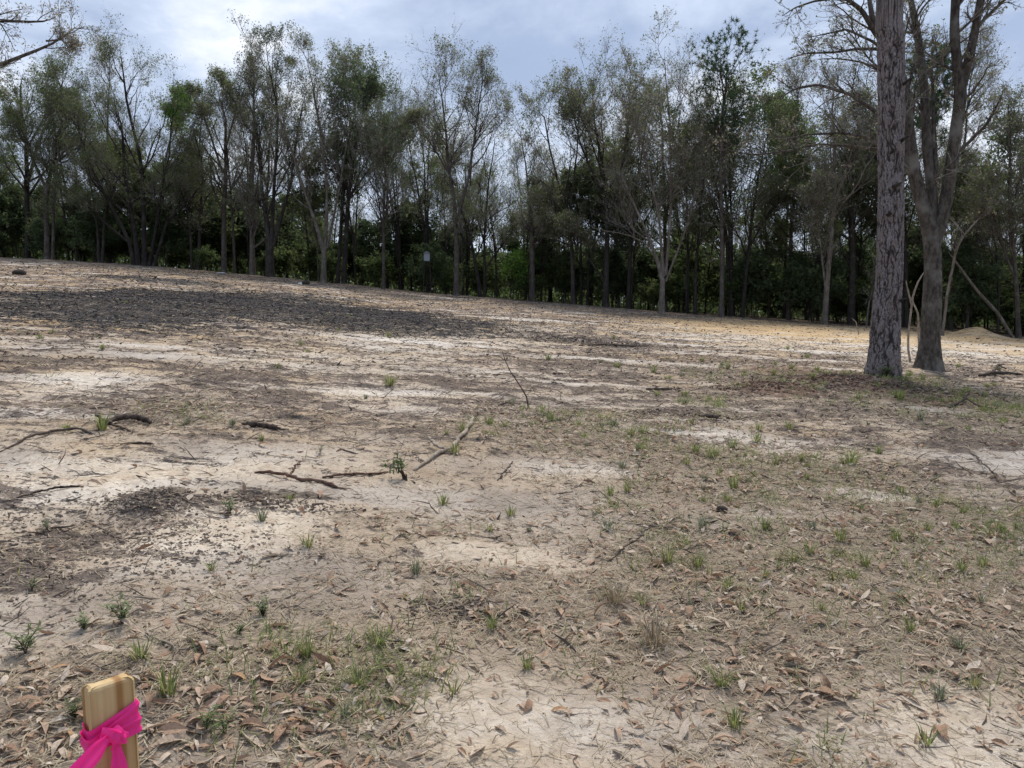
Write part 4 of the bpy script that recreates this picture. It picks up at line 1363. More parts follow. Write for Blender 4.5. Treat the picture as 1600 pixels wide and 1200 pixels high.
lying('fallen_branch', 'dark broken limb lying on sand right of the forked oak',
      [[(1530, 590, 3, .02), (1550, 586, 4, .04), (1575, 586, 4, .02), (1600, 588, 3, 0)], [(1552, 586, 3, .05), (1560, 578, 2.5, .12), (1572, 582, 2, .05)]], M_STICK_D, seed=11)
lying('fallen_stick', 'dark stick lying across sand far behind the curved branch', [[(905, 543, 2, 0), (940, 541, 3.5, .02), (985, 543, 3, .02), (1010, 545, 2, 0)]], M_STICK_D, 'stick', seed=12)
lying('fallen_stick', 'brown stick half sunk in soil well left of the red mulch', [[(1010, 606, 3, 0), (1040, 609, 5, .01), (1068, 609, 3, 0)]], M_STICK_D, 'stick', seed=13)
lying('fallen_stick', 'dark stick propped at a slant in the leafy grass', [[(948, 882, 2.5, .0), (985, 862, 3, .03), (1025, 836, 2.5, .06)]], M_STICK_D, 'stick', seed=14)
lying('fallen_stick', 'slim stick lying slanted on sand below the curved branch', [[(778, 757, 2, 0), (790, 746, 2.5, .03), (802, 735, 2, .05)]], M_STICK_D, 'stick', seed=15)
lying('fallen_stick', 'two joined pale twigs among leaves behind the stake', [[(228, 1000, 2, .005), (255, 1017, 3, .01), (280, 1030, 3, .01)], [(280, 1030, 2.5, .01), (330, 1024, 2.5, .01), (400, 1026, 2, 0)]], M_STICK_P, 'stick', seed=16)
lying('fallen_stick', 'long thin vine-like twig curving through the right-hand grass', [[(1510, 700, 1.8, 0), (1530, 720, 2.2, .03), (1560, 748, 2, .03), (1590, 772, 1.5, 0)]], M_STICK_D, 'stick', seed=17)
lying('fallen_stick', 'pale peeled twig below the pine mound', [[(1448, 616, 2, 0), (1470, 612, 3, .02), (1490, 614, 2, 0)]], M_STICK_P, 'stick', seed=18)


def standing(name, lab, paths, Y, mat, cat, group=None, leafp=None):
    acc = Acc()
    b = paths[0][0]
    base = edge_base(b[0], Y=Y) if Y > 30 else G(b[0], b[1])
    Y = base[1]
    for path in paths:
        pts = np.array([at(a, b_, Y) - base for a, b_, _ in path]); rad = [w_ / 2 / FPX * Y for *_, w_ in path]
        if path is paths[0]:
            pts[0][2] = -.05
        P, r_ = resample(pts, rad, 14)
        P[:, 1] += .06 * np.sin(np.linspace(0, 4, 14)) * np.linspace(0, 1, 14)
        tubes(acc, P[None], r_[None], 7)
    root = obj(name, None, loc=base)
    obj('stem', acc.mesh(name + '_stem', [mat]), root)
    if leafp:
        la = Acc()
        g = np.random.default_rng(int(b[0]))
        c = np.array([at(a, b_, Y) - base for a, b_ in leafp]); n = 26
        c = np.repeat(c, n, 0) + g.normal(size=(len(c) * n, 3)) * .035
        leaf_quads(la, c, .02, g, 0)
        obj('leaves', la.mesh(name + '_leaves', [M_LF_BRIGHT2], smooth=False), root)
    return tag(root, lab, cat, group)


M_LF_BRIGHT2 = leaf_mat('weed_green', (.075, .11, .045), (.12, .165, .065), (.20, .235, .10), .45)
standing('dead_sapling', 'thin dark dead sapling leaning left out of bare soil', [[(827, 638, 3.6), (823, 620, 2.4), (812, 602, 2), (797, 580, 1.6), (788, 560, 1.3), (784, 545, .7)], [(788, 562, 1.1), (778, 556, 1.4), (768, 556, .8)], [(803, 594, 1.1), (785, 600, 1.), (775, 604, .8)]], 5, M_STICK_D, 'sapling')
standing('stump_sprout', 'small torn stump with upright prong and green sprouting leaves', [[(634, 756, 9), (630, 745, 6), (628, 733, 5)], [(636, 756, 4), (634, 748, 3), (635, 738, 1.5)], [(634, 757, 7), (642, 754, 5), (650, 753, 3)]], 5, M_STICK_D, 'stump', leafp=[(624, 727), (628, 726), (612, 729)])
standing('thin_sapling', 'crooked pale sapling between the big pine and the forked oak', [[(1423, 566, 3.6), (1419, 545, 3.4), (1420, 520, 3.2), (1424, 490, 3), (1427, 462, 3), (1434, 440, 2.4), (1446, 420, 1.2)], [(1425, 480, 2.6), (1420, 455, 2.4), (1414, 438, 1.2)]], 17, M_STICK_P, 'sapling')
standing('thin_sapling', 'pale forked sapling pressed against the forked oak trunk', [[(1436, 556, 3.2), (1436, 510, 3), (1435, 490, 3), (1428, 476, 2.4), (1420, 462, 1.5)]], 17, M_STICK_P, 'sapling')
standing('leaning_pole', 'grey dead pole leaning down to the right before the dark wood', [[(1584, 524, 5), (1560, 490, 5), (1545, 474, 5), (1525, 452, 4.5), (1505, 425, 4), (1480, 392, 2)]], 41, M_BARK_P, 'dead tree')
standing('marker_post', 'thin white marker post standing between trees at the wood edge', [[(418, 432, 2.4), (418, 418, 2.4), (418, 408, 2.2)]], 57, bark_mat('white_post', (.6, .6, .6), (.75, .75, .75), (.7, .7, .7)), 'post')
standing('dead_weed', 'bare thin weed stalk standing in sand by the far sand strip', [[(1343, 512, 1.6), (1338, 503, 1.2), (1330, 497, .8)]], 34, M_STICK_P, 'weed')
print('sticks', round(time.time() - T0, 1))

def plain(name, c, rough=.8):
    m, nt = new_mat(name)
    tc_ = nt.n('ShaderNodeTexCoord')
    n_ = nt.noise(tc_.outputs['Object'], 9, 4, .6)
    out_bsdf(nt, nt.mix(n_, [v * .75 for v in c], c), rough, .2, n_, .3, .01)
    return m


def box(acc, x0, x1, y0, y1, z0, z1):
    v = [(x, y, z) for z in (z0, z1) for (x, y) in ((x0, y0), (x1, y0), (x1, y1), (x0, y1))]
    acc.add(v, [(0, 3, 2, 1), (4, 5, 6, 7), (0, 1, 5, 4), (1, 2, 6, 5), (2, 3, 7, 6), (3, 0, 4, 7)])


def feeder():
    b = edge_base(668, 1.0)
    root = obj('feeder_box', None, loc=b)
    mg = plain('feeder_grey', (.32, .35, .38))
    z0 = (at(668, 408, b[1]) - b)[2]; z1 = (at(668, 396, b[1]) - b)[2]
    a = Acc(); box(a, -.21, .21, -.2, .2, z0, z1); obj('box', a.mesh('feeder_box', [mg], smooth=False), root)
    a = Acc()
    v = [(-.27, -.26, z1 - .01), (.27, -.26, z1 - .01), (.27, .26, z1 - .01), (-.27, .26, z1 - .01), (0, -.26, z1 + .16), (0, .26, z1 + .16)]
    a.add(v, [(0, 3, 2, 1), (1, 2, 5, 4), (3, 0, 4, 5)], [(0, 1, 4), (2, 3, 5)]); obj('roof', a.mesh('feeder_roof', [plain('feeder_roof', (.22, .23, .24))], smooth=False), root)
    for sx in (-1, 1):
        for sy in (-1, 1):
            a = Acc(); P = np.array([[(sx * .30, sy * .28, -.2), (sx * .25, sy * .23, z0 * .5), (sx * .19, sy * .18, z0 + .05)]])
            tubes(a, P, np.full((1, 3), .025), 6, cone=False); obj('leg', a.mesh('feeder_leg', [M_BARK_D]), root)
    tag(root, 'small grey box on thin legs just inside the wood', 'feeder')


feeder()


def lump(name, lab, px, py, rx, rz, mat, cat, seed):
    g = np.random.default_rng(seed)
    p = G(px, py)
    nu, nv = 18, 10
    U, V = np.meshgrid(np.linspace(0, 2 * np.pi, nu, endpoint=False), np.linspace(0.02, np.pi - .02, nv))
    k = 1 + .45 * fbm(np.cos(U) * np.sin(V) * 2 + seed, np.sin(U) * np.sin(V) * 2 + np.cos(V) * 3, seed, 3)
    P = np.stack([k * rx * np.cos(U) * np.sin(V), k * rx * .7 * np.sin(U) * np.sin(V), k * rz * np.cos(V) + rz * .55], -1)
    i = np.arange(nv - 1)[:, None] * nu; j = np.arange(nu)[None]; j1 = (j + 1) % nu
    a = Acc(); a.add(P.reshape(-1, 3), np.stack([i + j, i + nu + j, i + nu + j1, i + j1], -1).reshape(-1, 4))
    tag(obj(name, a.mesh(name, [mat]), loc=p), lab, cat)


M_SCRAP = plain('pale_scrap', (.72, .72, .70)); M_ROOTBALL = plain('dark_rootball', (.06, .048, .04), .95)
lump('pale_scrap', 'small white scrap on the field beside a dark root lump', 469, 446, .13, .09, M_SCRAP, 'scrap', 3)
lump('root_lump', 'dark torn root lump near the white scrap at the field\'s far side', 478, 445, .26, .17, M_ROOTBALL, 'root', 4)
lump('root_lump', 'dark root lump lying on yellow sand near the black-trunked oak', 30, 430, .30, .14, M_ROOTBALL, 'root', 5)
lump('pale_scrap', 'flat pale chip on the field below the straight grey-brown oak', 346, 428, .35, .05, M_SCRAP, 'scrap', 6)
lump('charred_lump', 'small black charred lump on the litter right of the bluish-green tuft', 1127, 799, .045, .03, M_ROOTBALL, 'charcoal', 7)


def nest():
    g = np.random.default_rng(12)
    c = at(455, 96, edge_Y(425) - 1)
    n = 260
    p = g.normal(size=(n, 3)) * np.array([.22, .22, .15]); d = norm(g.normal(size=(n, 3))) * g.uniform(.1, .3, n)[:, None]
    a = Acc(); tubes(a, np.stack([p - d, p + d], 1), np.full((n, 2), .014), 3)
    tag(obj('leaf_nest', a.mesh('leaf_nest', [M_BARK_D]), loc=c), 'dark ball of twigs lodged high in the stout three-stemmed oak', 'nest')


nest()

# ------------------------------------------------------------------ leaf litter, straw, clods, grass
def litter_mat(name, cols, rough=.75, trans=.15):
    m, nt = new_mat(name)
    a = nt.attr('tint')
    cr = nt.n('ShaderNodeValToRGB'); nt.link(a.outputs['Fac'], cr.inputs[0])
    e = cr.color_ramp.elements
    n = len(cols)
    e[0].position, e[0].color = 0, (*cols[0], 1)
    e[1].position, e[1].color = 1, (*cols[-1], 1)
    for i in range(1, n - 1):
        x = e.new(i / (n - 1)); x.color = (*cols[i], 1)
    geo = nt.n('ShaderNodeNewGeometry')
    nz = nt.noise(geo.outputs['Position'], 120, 3, .6)
    col = nt.mix(nt.smooth(nz, .35, .75), cr.outputs[0], nt.mix(.5, cr.outputs[0], (.10, .07, .05)))
    b = nt.n('ShaderNodeBsdfPrincipled')
    nt.link(col, b.inputs['Base Color']); b.inputs['Roughness'].default_value = rough; b.inputs['Specular IOR Level'].default_value = .2
    o = nt.n('ShaderNodeOutputMaterial')
    if trans:
        tr = nt.n('ShaderNodeBsdfTranslucent'); nt.link(col, tr.inputs[0])
        ms = nt.n('ShaderNodeMixShader'); ms.inputs[0].default_value = trans
        nt.link(b.outputs[0], ms.inputs[1]); nt.link(tr.outputs[0], ms.inputs[2]); nt.link(ms.outputs[0], o.inputs[0])
    else:
        nt.link(b.outputs[0], o.inputs[0])
    return m


M_DRYLEAF = litter_mat('dry_leaf', [(.14, .09, .06), (.30, .18, .115), (.42, .28, .19), (.50, .38, .28), (.56, .48, .39), (.40, .22, .10)])
M_STRAW = litter_mat('dry_straw', [(.22, .165, .11), (.40, .32, .215), (.52, .44, .31), (.33, .275, .19)])
M_CHIP = litter_mat('soil_and_wood_bits', [(.05, .038, .03), (.10, .077, .062), (.15, .118, .095), (.24, .195, .155)], .95, 0)
M_SOILBIT = litter_mat('soil_crumb', [(.10, .078, .062), (.17, .135, .108), (.24, .195, .155), (.30, .25, .20)], .97, 0)
M_REDBIT = litter_mat('red_mulch_bits', [(.08, .045, .032), (.15, .09, .062), (.21, .135, .10), (.12, .08, .06)], .95, 0)
M_CHARBIT = litter_mat('charred_bits', [(.02, .02, .02), (.04, .038, .037), (.075, .07, .068)], .9, 0)
M_GRASS = litter_mat('grass_blade', [(.10, .16, .045), (.165, .235, .065), (.26, .31, .10), (.36, .34, .14)], .6, .45)
M_GRASS_B = litter_mat('grass_blade_bluish', [(.11, .145, .085), (.17, .205, .125), (.27, .28, .18)], .6, .35)


def leaf_batch(acc, x, y, z, L, yaw, pitch, roll, fold, curl, tint, wid, ns=5):
    N = len(x)
    s = np.linspace(0, 1, ns)
    hw = np.interp(s, [0, .22, .5, .78, 1], [.012, .15, .2, .13, .006])
    lx = np.repeat((s - .5)[None], N, 0) * L[:, None]
    w_ = hw[None] * L[:, None] * wid[:, None]
    arch = curl[:, None] * L[:, None] * (.25 - (s - .5)[None] ** 2) * 1.6
    rows = []
    for side in (-1, 0, 1):
        ly = side * w_
        lz = arch + (abs(side) * w_ * fold[:, None])
        rows.append(np.stack([lx, ly * np.ones_like(lx), lz], -1))
    V = np.stack(rows, 2)                      # N, ns, 3, 3
    cr_, sr = np.cos(roll), np.sin(roll); cp, sp_ = np.cos(pitch), np.sin(pitch); cy, sy = np.cos(yaw), np.sin(yaw)
    X, Yv, Z = V[..., 0], V[..., 1], V[..., 2]
    e = lambda a: a[:, None, None]
    Y1 = Yv * e(cr_) - Z * e(sr); Z1 = Yv * e(sr) + Z * e(cr_)
    X2 = X * e(cp) + Z1 * e(sp_); Z2 = -X * e(sp_) + Z1 * e(cp)
    X3 = X2 * e(cy) - Y1 * e(sy); Y3 = X2 * e(sy) + Y1 * e(cy)
    low = Z2.min(axis=(1, 2))
    P = np.stack([X3 + e(x), Y3 + e(y), Z2 - e(low) * .8 + e(z)], -1).reshape(N, -1, 3)
    k = np.arange(ns - 1)[:, None] * 3; c = np.arange(2)[None]
    q = np.stack([k + c, k + 3 + c, k + 4 + c, k + 1 + c], -1).reshape(1, -1, 4) + (np.arange(N) * ns * 3)[:, None, None]
    acc.add(P.reshape(-1, 3), q.reshape(-1, 4), tint=np.repeat(tint, ns * 3))


def scatter(g, n, r0, r1, half=.66, p=1.0):
    """n random ground points in the fan of ground before the camera, even per area (p=1) or favouring near ones (p>1)"""
    ph = g.uniform(-half, half, n)
    u = g.random(n) ** p
    r_ = np.sqrt(r0 ** 2 + (r1 ** 2 - r0 ** 2) * u)
    return r_ * np.sin(ph), r_ * np.cos(ph)


def leaf_params(g, n):
    L = g.lognormal(math.log(.050), .36, n).clip(.02, .12)
    return dict(L=L, yaw=g.uniform(0, 6.283, n), pitch=g.normal(0, .22, n), roll=g.normal(0, .35, n), fold=g.uniform(-.1, .75, n), curl=g.normal(.15, .28, n),
                tint=np.clip(g.beta(2.2, 1.9, n), 0, 1), wid=g.uniform(.55, 1.1, n))


def fallen_leaves():
    g = np.random.default_rng(400)
    # near ones: the 300 that show largest are things of their own
    x, y = scatter(g, 62000, 2.3, 10, p=1.3)
    m = masks(x, y)
    clump = sstep(fbm(x * 2.2, y * 2.2, 81, 3), -.35, .35)
    keep = g.random(len(x)) < (.03 + .62 * m['lit'] ** 1.2 * (.2 + clump))
    x, y = x[keep], y[keep]
    z = H(x, y)
    pr = leaf_params(g, len(x))
    big = np.argsort(np.hypot(x, y) / pr['L'])[:300]
    rest = np.ones(len(x), bool); rest[big] = False
    acc = Acc()
    leaf_batch(acc, x[rest], y[rest], z[rest] + .001, ns=4, **{k: v[rest] for k, v in pr.items()})
    n_near = rest.sum()
    x2, y2 = scatter(g, 70000, 10, 27)
    m = masks(x2, y2)
    keep = g.random(len(x2)) < (.035 + .36 * m['lit'])
    x2, y2 = x2[keep], y2[keep]
    pr2 = leaf_params(g, len(x2)); pr2['L'] *= 1.15
    leaf_batch(acc, x2, y2, H(x2, y2) + .002, ns=3, **pr2)
    o = obj('leaf_litter', acc.mesh('leaf_litter', [M_DRYLEAF], smooth=False))
    tag(o, 'scatter of small dry tan oak leaves over the ground', 'leaf litter', None, 'stuff')
    shapes = []
    for k in range(24):
        a = Acc(); p1 = leaf_params(g, 1); p1['L'][:] = .07; p1['yaw'][:] = 0
        p1['tint'][:] = (k + .5) / 24
        leaf_batch(a, np.zeros(1), np.zeros(1), np.zeros(1), **p1)
        shapes.append(a.mesh('fallen_leaf', [M_DRYLEAF], smooth=False)); shapes[-1]['tone'] = (k + .5) / 24
    for i in big:
        o = obj('fallen_leaf', shapes[int(min(23, max(0, pr['tint'][i] * 24 + g.normal() * .8)))], loc=(x[i], y[i], z[i] + .001), rot=(0, 0, pr['yaw'][i]), scale=(pr['L'][i] / .07,) * 3)
        tn = ('dark brown', 'reddish brown', 'pinkish tan', 'pale tan', 'whitish', 'orange-brown')[int(min(5, o.data['tone'] * 6))]
        sz = 'large' if pr['L'][i] > .075 else 'small' if pr['L'][i] < .055 else 'curled'
        tag(o, f'{sz} {tn} oak leaf lying near {beside_land(x[i], y[i])}', 'leaf', 'loose oak leaves on the near ground')
    print('leaves', n_near, len(x2))


LAND = [(180, 1130, 'the pink-ribboned stake'), (40, 1110, 'the bright weed left of the stake'), (262, 1100, 'the green tuft close behind the stake'), (335, 1150, 'the thin-stemmed weeds right of the stake'), (480, 1042, 'the leaning broad-bladed tuft'), (470, 1082, 'the dark green tuft'),
        (592, 1020, 'the spreading weedy tuft'), (708, 1090, 'the tiny tuft in pale sand'), (192, 982, 'the bushy green weed'), (40, 1030, 'the feathery green weed'), (768, 992, 'the thin upright tuft'), (1022, 1010, 'the combed straw clump'), (1128, 1075, 'the wide green tuft'),
        (1147, 1138, 'the short dense tuft'), (1447, 1168, 'the small tuft on beige sand'), (1468, 1098, 'the spiky tuft in bare sand'), (960, 945, 'the dry tan grass clump'), (1043, 884, 'the bright yellow-green tuft'), (1350, 890, 'the upright tuft in thick litter'),
        (948, 833, 'the bluish-green tuft'), (410, 820, 'the grey-green tuft'), (798, 810, 'the tuft by the soil scrape'), (1112, 718, 'the bright green clump'), (720, 690, 'the curved grey branch'), (470, 756, 'the long reddish root'), (238, 795, 'the dark soil clump'),
        (827, 630, 'the dead leaning sapling'), (1108, 657, 'the weathered board end'), (1380, 585, 'the big pine'), (1455, 567, 'the forked oak'), (1205, 612, 'the red mulch'), (200, 668, 'the bent brown log'), (1520, 640, 'the crooked branch'), (420, 673, 'the splintered wood chunk'), (1550, 750, 'the vine-like twig')]
LANDXY = np.array([G0(a, b)[:2] for a, b, _ in LAND])


def beside_land(x, y):
    return LAND[int(np.argmin(np.hypot(LANDXY[:, 0] - x, LANDXY[:, 1] - y)))][2]


fallen_leaves()


def straw():
    g = np.random.default_rng(410)
    acc = Acc()
    for (n, r0, r1, wdt, ln) in ((95000, 2.3, 8, .0030, .09), (90000, 8, 24, .0065, .15)):
        x, y = scatter(g, n, r0, r1, p=1.25 if r0 < 5 else 1)
        m = masks(x, y)
        cl = sstep(fbm(x * 1.6, y * 1.6, 85, 3), -.3, .4)
        keep = g.random(n) < (.14 + .95 * m['lit'] * (.35 + cl) + .2 * m['deb']) * (1 - .7 * m['pale'])
        x, y = x[keep], y[keep]; N = len(x); z = H(x, y)
        a = g.uniform(0, 6.283, N) * .5 + 3 * fbm(x * .8, y * .8, 87, 2)
        L = ln * g.uniform(.3, 1.5, N); el = np.abs(g.normal(0, .10, N))
        d = np.stack([np.cos(a) * np.cos(el), np.sin(a) * np.cos(el), np.sin(el)], 1)
        sd = np.stack([-np.sin(a), np.cos(a), g.normal(0, .5, N)], 1) * wdt / 2 * g.uniform(.6, 1.4, N)[:, None]
        p0 = np.stack([x, y, z + .002], 1); bend = g.normal(0, .12, N)[:, None] * np.stack([-np.sin(a), np.cos(a), 0 * a], 1) * L[:, None]
        p1 = p0 + d * L[:, None] * .5 + bend + np.array([0, 0, .006]); p2 = p0 + d * L[:, None] * np.array([1, 1, .6])
        V = np.stack([p0 - sd, p0 + sd, p1 + sd, p1 - sd, p2], 1).reshape(-1, 3)
        b = (np.arange(N) * 5)[:, None]
        acc.add(V, np.array([[0, 1, 2, 3]]) + b, np.array([[3, 2, 4]]) + b, tint=np.repeat(g.random(N), 5))
    o = obj('dry_straw', acc.mesh('dry_straw', [M_STRAW], smooth=False))
    tag(o, 'matted dry grass straw lying between the leaves', 'straw', None, 'stuff')


straw()


def debris():
    g = np.random.default_rng(420)
    acc = Acc()
    # splinters, rootlets and twigs torn up by the machine
    for (n, r0, r1, rad, ln) in ((34000, 3, 12, .0026, .07), (100000, 12, 32, .0070, .060), (40000, 32, 62, .016, .075)):
        x, y = scatter(g, n, r0, r1)
        m = masks(x, y)
        keep = g.random(n) < (.10 + .75 * m['deb'] + .25 * m['lit'] + .4 * m['char']) * (1 - .85 * m['wood'])
        x, y = x[keep], y[keep]; ch = m['char'][keep]; N = len(x); z = H(x, y)
        a = g.uniform(0, 6.283, N); L = ln * g.lognormal(0, .65, N).clip(.25, 3.6); el = np.abs(g.normal(0, .28, N))
        d = np.stack([np.cos(a) * np.cos(el), np.sin(a) * np.cos(el), np.sin(el)], 1)
        p0 = np.stack([x, y, z], 1) - d * .01
        p1 = p0 + d * L[:, None] * .5 + g.normal(size=(N, 3)) * np.array([.08, .08, .03]) * L[:, None]; p2 = p0 + d * L[:, None]
        r_ = rad * g.lognormal(0, .45, N)
        k = ch > .45
        for sel, mt in ((~k, 0), (k, 1)):
            if r0 < 12:
                P = np.stack([p0, p1, p2], 1)[sel]
                tubes(acc, P, r_[sel][:, None] * np.array([1, .9, .3])[None], 3, mat=mt, tint=np.repeat(g.random(sel.sum()), 7))
            else:
                P = np.stack([p0, p2], 1)[sel]
                tubes(acc, P, r_[sel][:, None] * np.array([1.2, .3])[None], 3, mat=mt, tint=np.repeat(g.random(sel.sum()), 4))
    o = obj('torn_debris', acc.mesh('torn_debris', [M_CHIP, M_CHARBIT], smooth=False))
    tag(o, 'torn rootlets, splinters and twigs strewn over the graded soil', 'debris', None, 'stuff')
    # crumbs and clods of soil
    acc = Acc()
    ico = np.array([(1, 0, 0), (-1, 0, 0), (0, 1, 0), (0, -1, 0), (0, 0, 1), (0, 0, -1)], float)
    tri = np.array([(0, 2, 4), (2, 1, 4), (1, 3, 4), (3, 0, 4), (2, 0, 5), (1, 2, 5), (3, 1, 5), (0, 3, 5)])
    nk = len(ico)

    def spun(n):
        q = norm(g.normal(size=(n, 3))); p = norm(np.cross(q, g.normal(size=(n, 3)))); w_ = np.cross(q, p)
        return ico[None, :, 0:1] * q[:, None] + ico[None, :, 1:2] * p[:, None] + ico[None, :, 2:3] * w_[:, None]

    for (n, r0, r1, sz) in ((44000, 2.5, 11, .0038), (44000, 11, 34, .012)):
        x, y = scatter(g, n, r0, r1)
        m = masks(x, y)
        keep = g.random(n) < (.03 + .42 * m['deb'] ** 1.5 + .25 * m['char'])
        x, y = x[keep], y[keep]; ch = m['char'][keep]; N = len(x); z = H(x, y)
        s = sz * g.lognormal(0, .55, N).clip(.3, 3.2)
        V = spun(N) * (1 + .28 * g.normal(size=(N, nk, 1))) * s[:, None, None] * np.stack([g.uniform(.8, 1.5, N), g.uniform(.8, 1.5, N), g.uniform(.4, .75, N)], 1)[:, None, :]
        V = V + np.stack([x, y, z + s * .1], 1)[:, None]
        fl = g.random(N) < .6
        for sel, mt in (((ch <= .45) & ~fl, 0), ((ch <= .45) & fl, 3), (ch > .45, 1)):
            k = sel.sum()
            acc.add(V[sel].reshape(-1, 3), None, (tri[None] + (np.arange(k) * nk)[:, None, None]).reshape(-1, 3), mat=mt, tint=np.repeat(g.random(k) * .9, nk))
    for (c, sx, sy, n, sz, mt) in ((CLOD, .12, .11, 1200, .006, 3), (CLOD, .12, .11, 500, .005, 0), (REDM, .42, .18, 700, .013, 2), (MUL, .9, .35, 1300, .014, 2), (G0(410, 790), .30, .07, 700, .006, 0), (G0(1085, 650), .5, .16, 700, .010, 0),
                                  (G0(700, 962), .14, .04, 300, .006, 0), (G0(930, 535), 1.2, .4, 500, .02, 0), (G0(1420, 612), .9, .25, 700, .016, 0), (G0(1120, 835), .25, .05, 300, .006, 0), (G0(110, 880), .55, .45, 2200, .0045, 3), (G0(270, 850), .35, .25, 1000, .0045, 3), (G0(60, 830), .4, .25, 700, .006, 3)):
        x = c[0] + g.normal(0, sx, n); y = c[1] + g.normal(0, sy, n); z = H(x, y); s = sz * g.lognormal(0, .5, n).clip(.3, 2.5)
        V = spun(n) * (1 + .28 * g.normal(size=(n, nk, 1))) * s[:, None, None] * np.array([1.3, 1.3, .8]) + np.stack([x, y, z + s * .15], 1)[:, None]
        acc.add(V.reshape(-1, 3), None, (tri[None] + (np.arange(n) * nk)[:, None, None]).reshape(-1, 3), mat=mt, tint=np.repeat(g.random(n), nk))
    o = obj('soil_crumbs', acc.mesh('soil_crumbs', [M_CHIP, M_CHARBIT, M_REDBIT, M_SOILBIT], smooth=False))
    tag(o, 'dark crumbs and clods of torn soil on the sand', 'soil', None, 'stuff')


debris()


def blades(acc, c, n, h, spread, wdt, g, mat, tint=None, droop=.5):
    """a tuft: n curved blades of grass round c"""
    a = g.uniform(0, 6.283, n); L = h * g.uniform(.45, 1.15, n); out = g.uniform(.15, 1.0, n) * spread
    dirv = np.stack([np.cos(a), np.sin(a), 0 * a], 1)
    b = c + dirv * (g.random(n) * .25 * spread * h)[:, None]
    p1 = b + dirv * (out * L * .35)[:, None] + np.array([0, 0, 1]) * (L * .55)[:, None]
    p2 = b + dirv * (out * L * (.75 + droop * .4))[:, None] + np.array([0, 0, 1]) * (L * (1 - droop * out * .6))[:, None]
    sd = np.stack([-np.sin(a), np.cos(a), 0 * a], 1) * wdt / 2
    V = np.stack([b - sd, b + sd, p1 + sd * .8, p1 - sd * .8, p2], 1).reshape(-1, 3)
    k = (np.arange(n) * 5)[:, None]
    acc.add(V, np.array([[0, 1, 2, 3]]) + k, np.array([[3, 2, 4]]) + k, mat=mat, tint=np.repeat(g.random(n) if tint is None else tint + 0 * a, 5))


def tuft_mesh(seed, n, h, spread, wdt, mat):
    g = np.random.default_rng(seed); acc = Acc()
    blades(acc, np.array([0, 0, -.005]), n, h, spread, wdt, g, 0)
    k = max(4, n // 4)
    blades(acc, np.array([0, 0, -.005]), k, h * .8, spread * 1.4, wdt, g, 1, droop=.8)
    return acc.mesh('grass_tuft', [mat, M_STRAW], smooth=False)


TUFT = [tuft_mesh(1, 44, .13, .8, .0045, M_GRASS), tuft_mesh(2, 30, .10, 1.0, .0045, M_GRASS), tuft_mesh(3, 26, .09, .9, .006, M_GRASS_B), tuft_mesh(4, 60, .11, 1.1, .004, M_GRASS),
        tuft_mesh(5, 22, .08, 1.1, .005, M_GRASS), tuft_mesh(6, 70, .15, 1.2, .004, M_STRAW)]
GT = 'grass tufts in the clearing'
NAMED = [(1043, 884, 0, 1.15, 'bright yellow-green grass tuft standing alone amid leaf litter'), (948, 833, 2, 1.3, 'bluish-green grass tuft mixed with grey dead stalks'),
         (798, 810, 1, 1.1, 'low green grass tuft at the edge of a dark soil scrape'), (1128, 1075, 3, 1.0, 'wide green tuft beside pinkish dry leaves at the sand\'s edge'),
         (1147, 1138, 1, 1.15, 'short dense tuft with dark dry base by the bare sand corner'), (592, 1020, 3, .95, 'spreading weedy tuft with broad blades in the lower leaf litter'),
         (480, 1042, 0, .9, 'leaning tuft of broad blades beside a flat leaf'), (768, 992, 0, .8, 'thin upright tuft next to a dark scrape of soil'),
         (410, 820, 2, 1.2, 'grey-green tuft alone on pale sand'), (482, 860, 4, 1.3, 'flat yellow-green tuft on the edge of pale sand'),
         (1112, 718, 1, 1.6, 'bright green tuft cluster\'s larger clump on brown soil'), (1146, 702, 1, 1.8, 'bright green clump just behind the larger bright clump'),
         (1468, 1098, 2, 1.0, 'dark spiky tuft standing in bare beige sand'), (1447, 1168, 4, 1.1, 'small green tuft amid orange leaf on beige sand'),
         (711, 715, 1, 1.5, 'green tuft growing against the curved grey branch'), (1022, 1010, 5, 1.25, 'straw-coloured matted grass clump combed sideways'),
         (960, 945, 5, 1.1, 'dry tan grass clump behind the combed straw clump'), (160, 680, 0, 1.6, 'green sprig beside the bent brown log'), (1350, 890, 0, 1.0, 'upright tuft in the thick leaf litter'),
         (708, 1090, 4, 1.0, 'tiny green tuft in pale sand'), (262, 1100, 0, 1.1, 'green tuft close behind the stake'), (470, 1082, 3, .8, 'dark green tuft among overlapping leaves')]
for (px, py, k, s, lab) in NAMED:
    p = G(px, py)
    tag(obj('grass_tuft', TUFT[k], loc=p, rot=(0, 0, px * .37), scale=(s, s, s * .9)), lab, 'grass tuft', GT)
g = np.random.default_rng(430)
x, y = scatter(g, 30000, 2.6, 24, p=1.1)
m = masks(x, y)
keep = (g.random(len(x)) < (.0008 + .10 * m['grn'] + .035 * m['lit'])).nonzero()[0][:270]
for i in keep:
    s = g.uniform(.6, 1.4) * (1 + .5 * (np.hypot(x[i], y[i]) > 8)); k = g.choice(5, p=[.15, .3, .2, .1, .25])
    o = obj('grass_tuft', TUFT[k], loc=(x[i], y[i], Gz((x[i], y[i]))), rot=(0, 0, g.uniform(0, 6.28)), scale=(s, s, s * g.uniform(.6, 1)))
    tag(o, ('slim green', 'low green', 'bluish-green', 'bushy green', 'flat green')[k] + ' grass tuft growing near ' + beside_land(x[i], y[i]), 'grass tuft', GT)
print('tufts', len(keep))


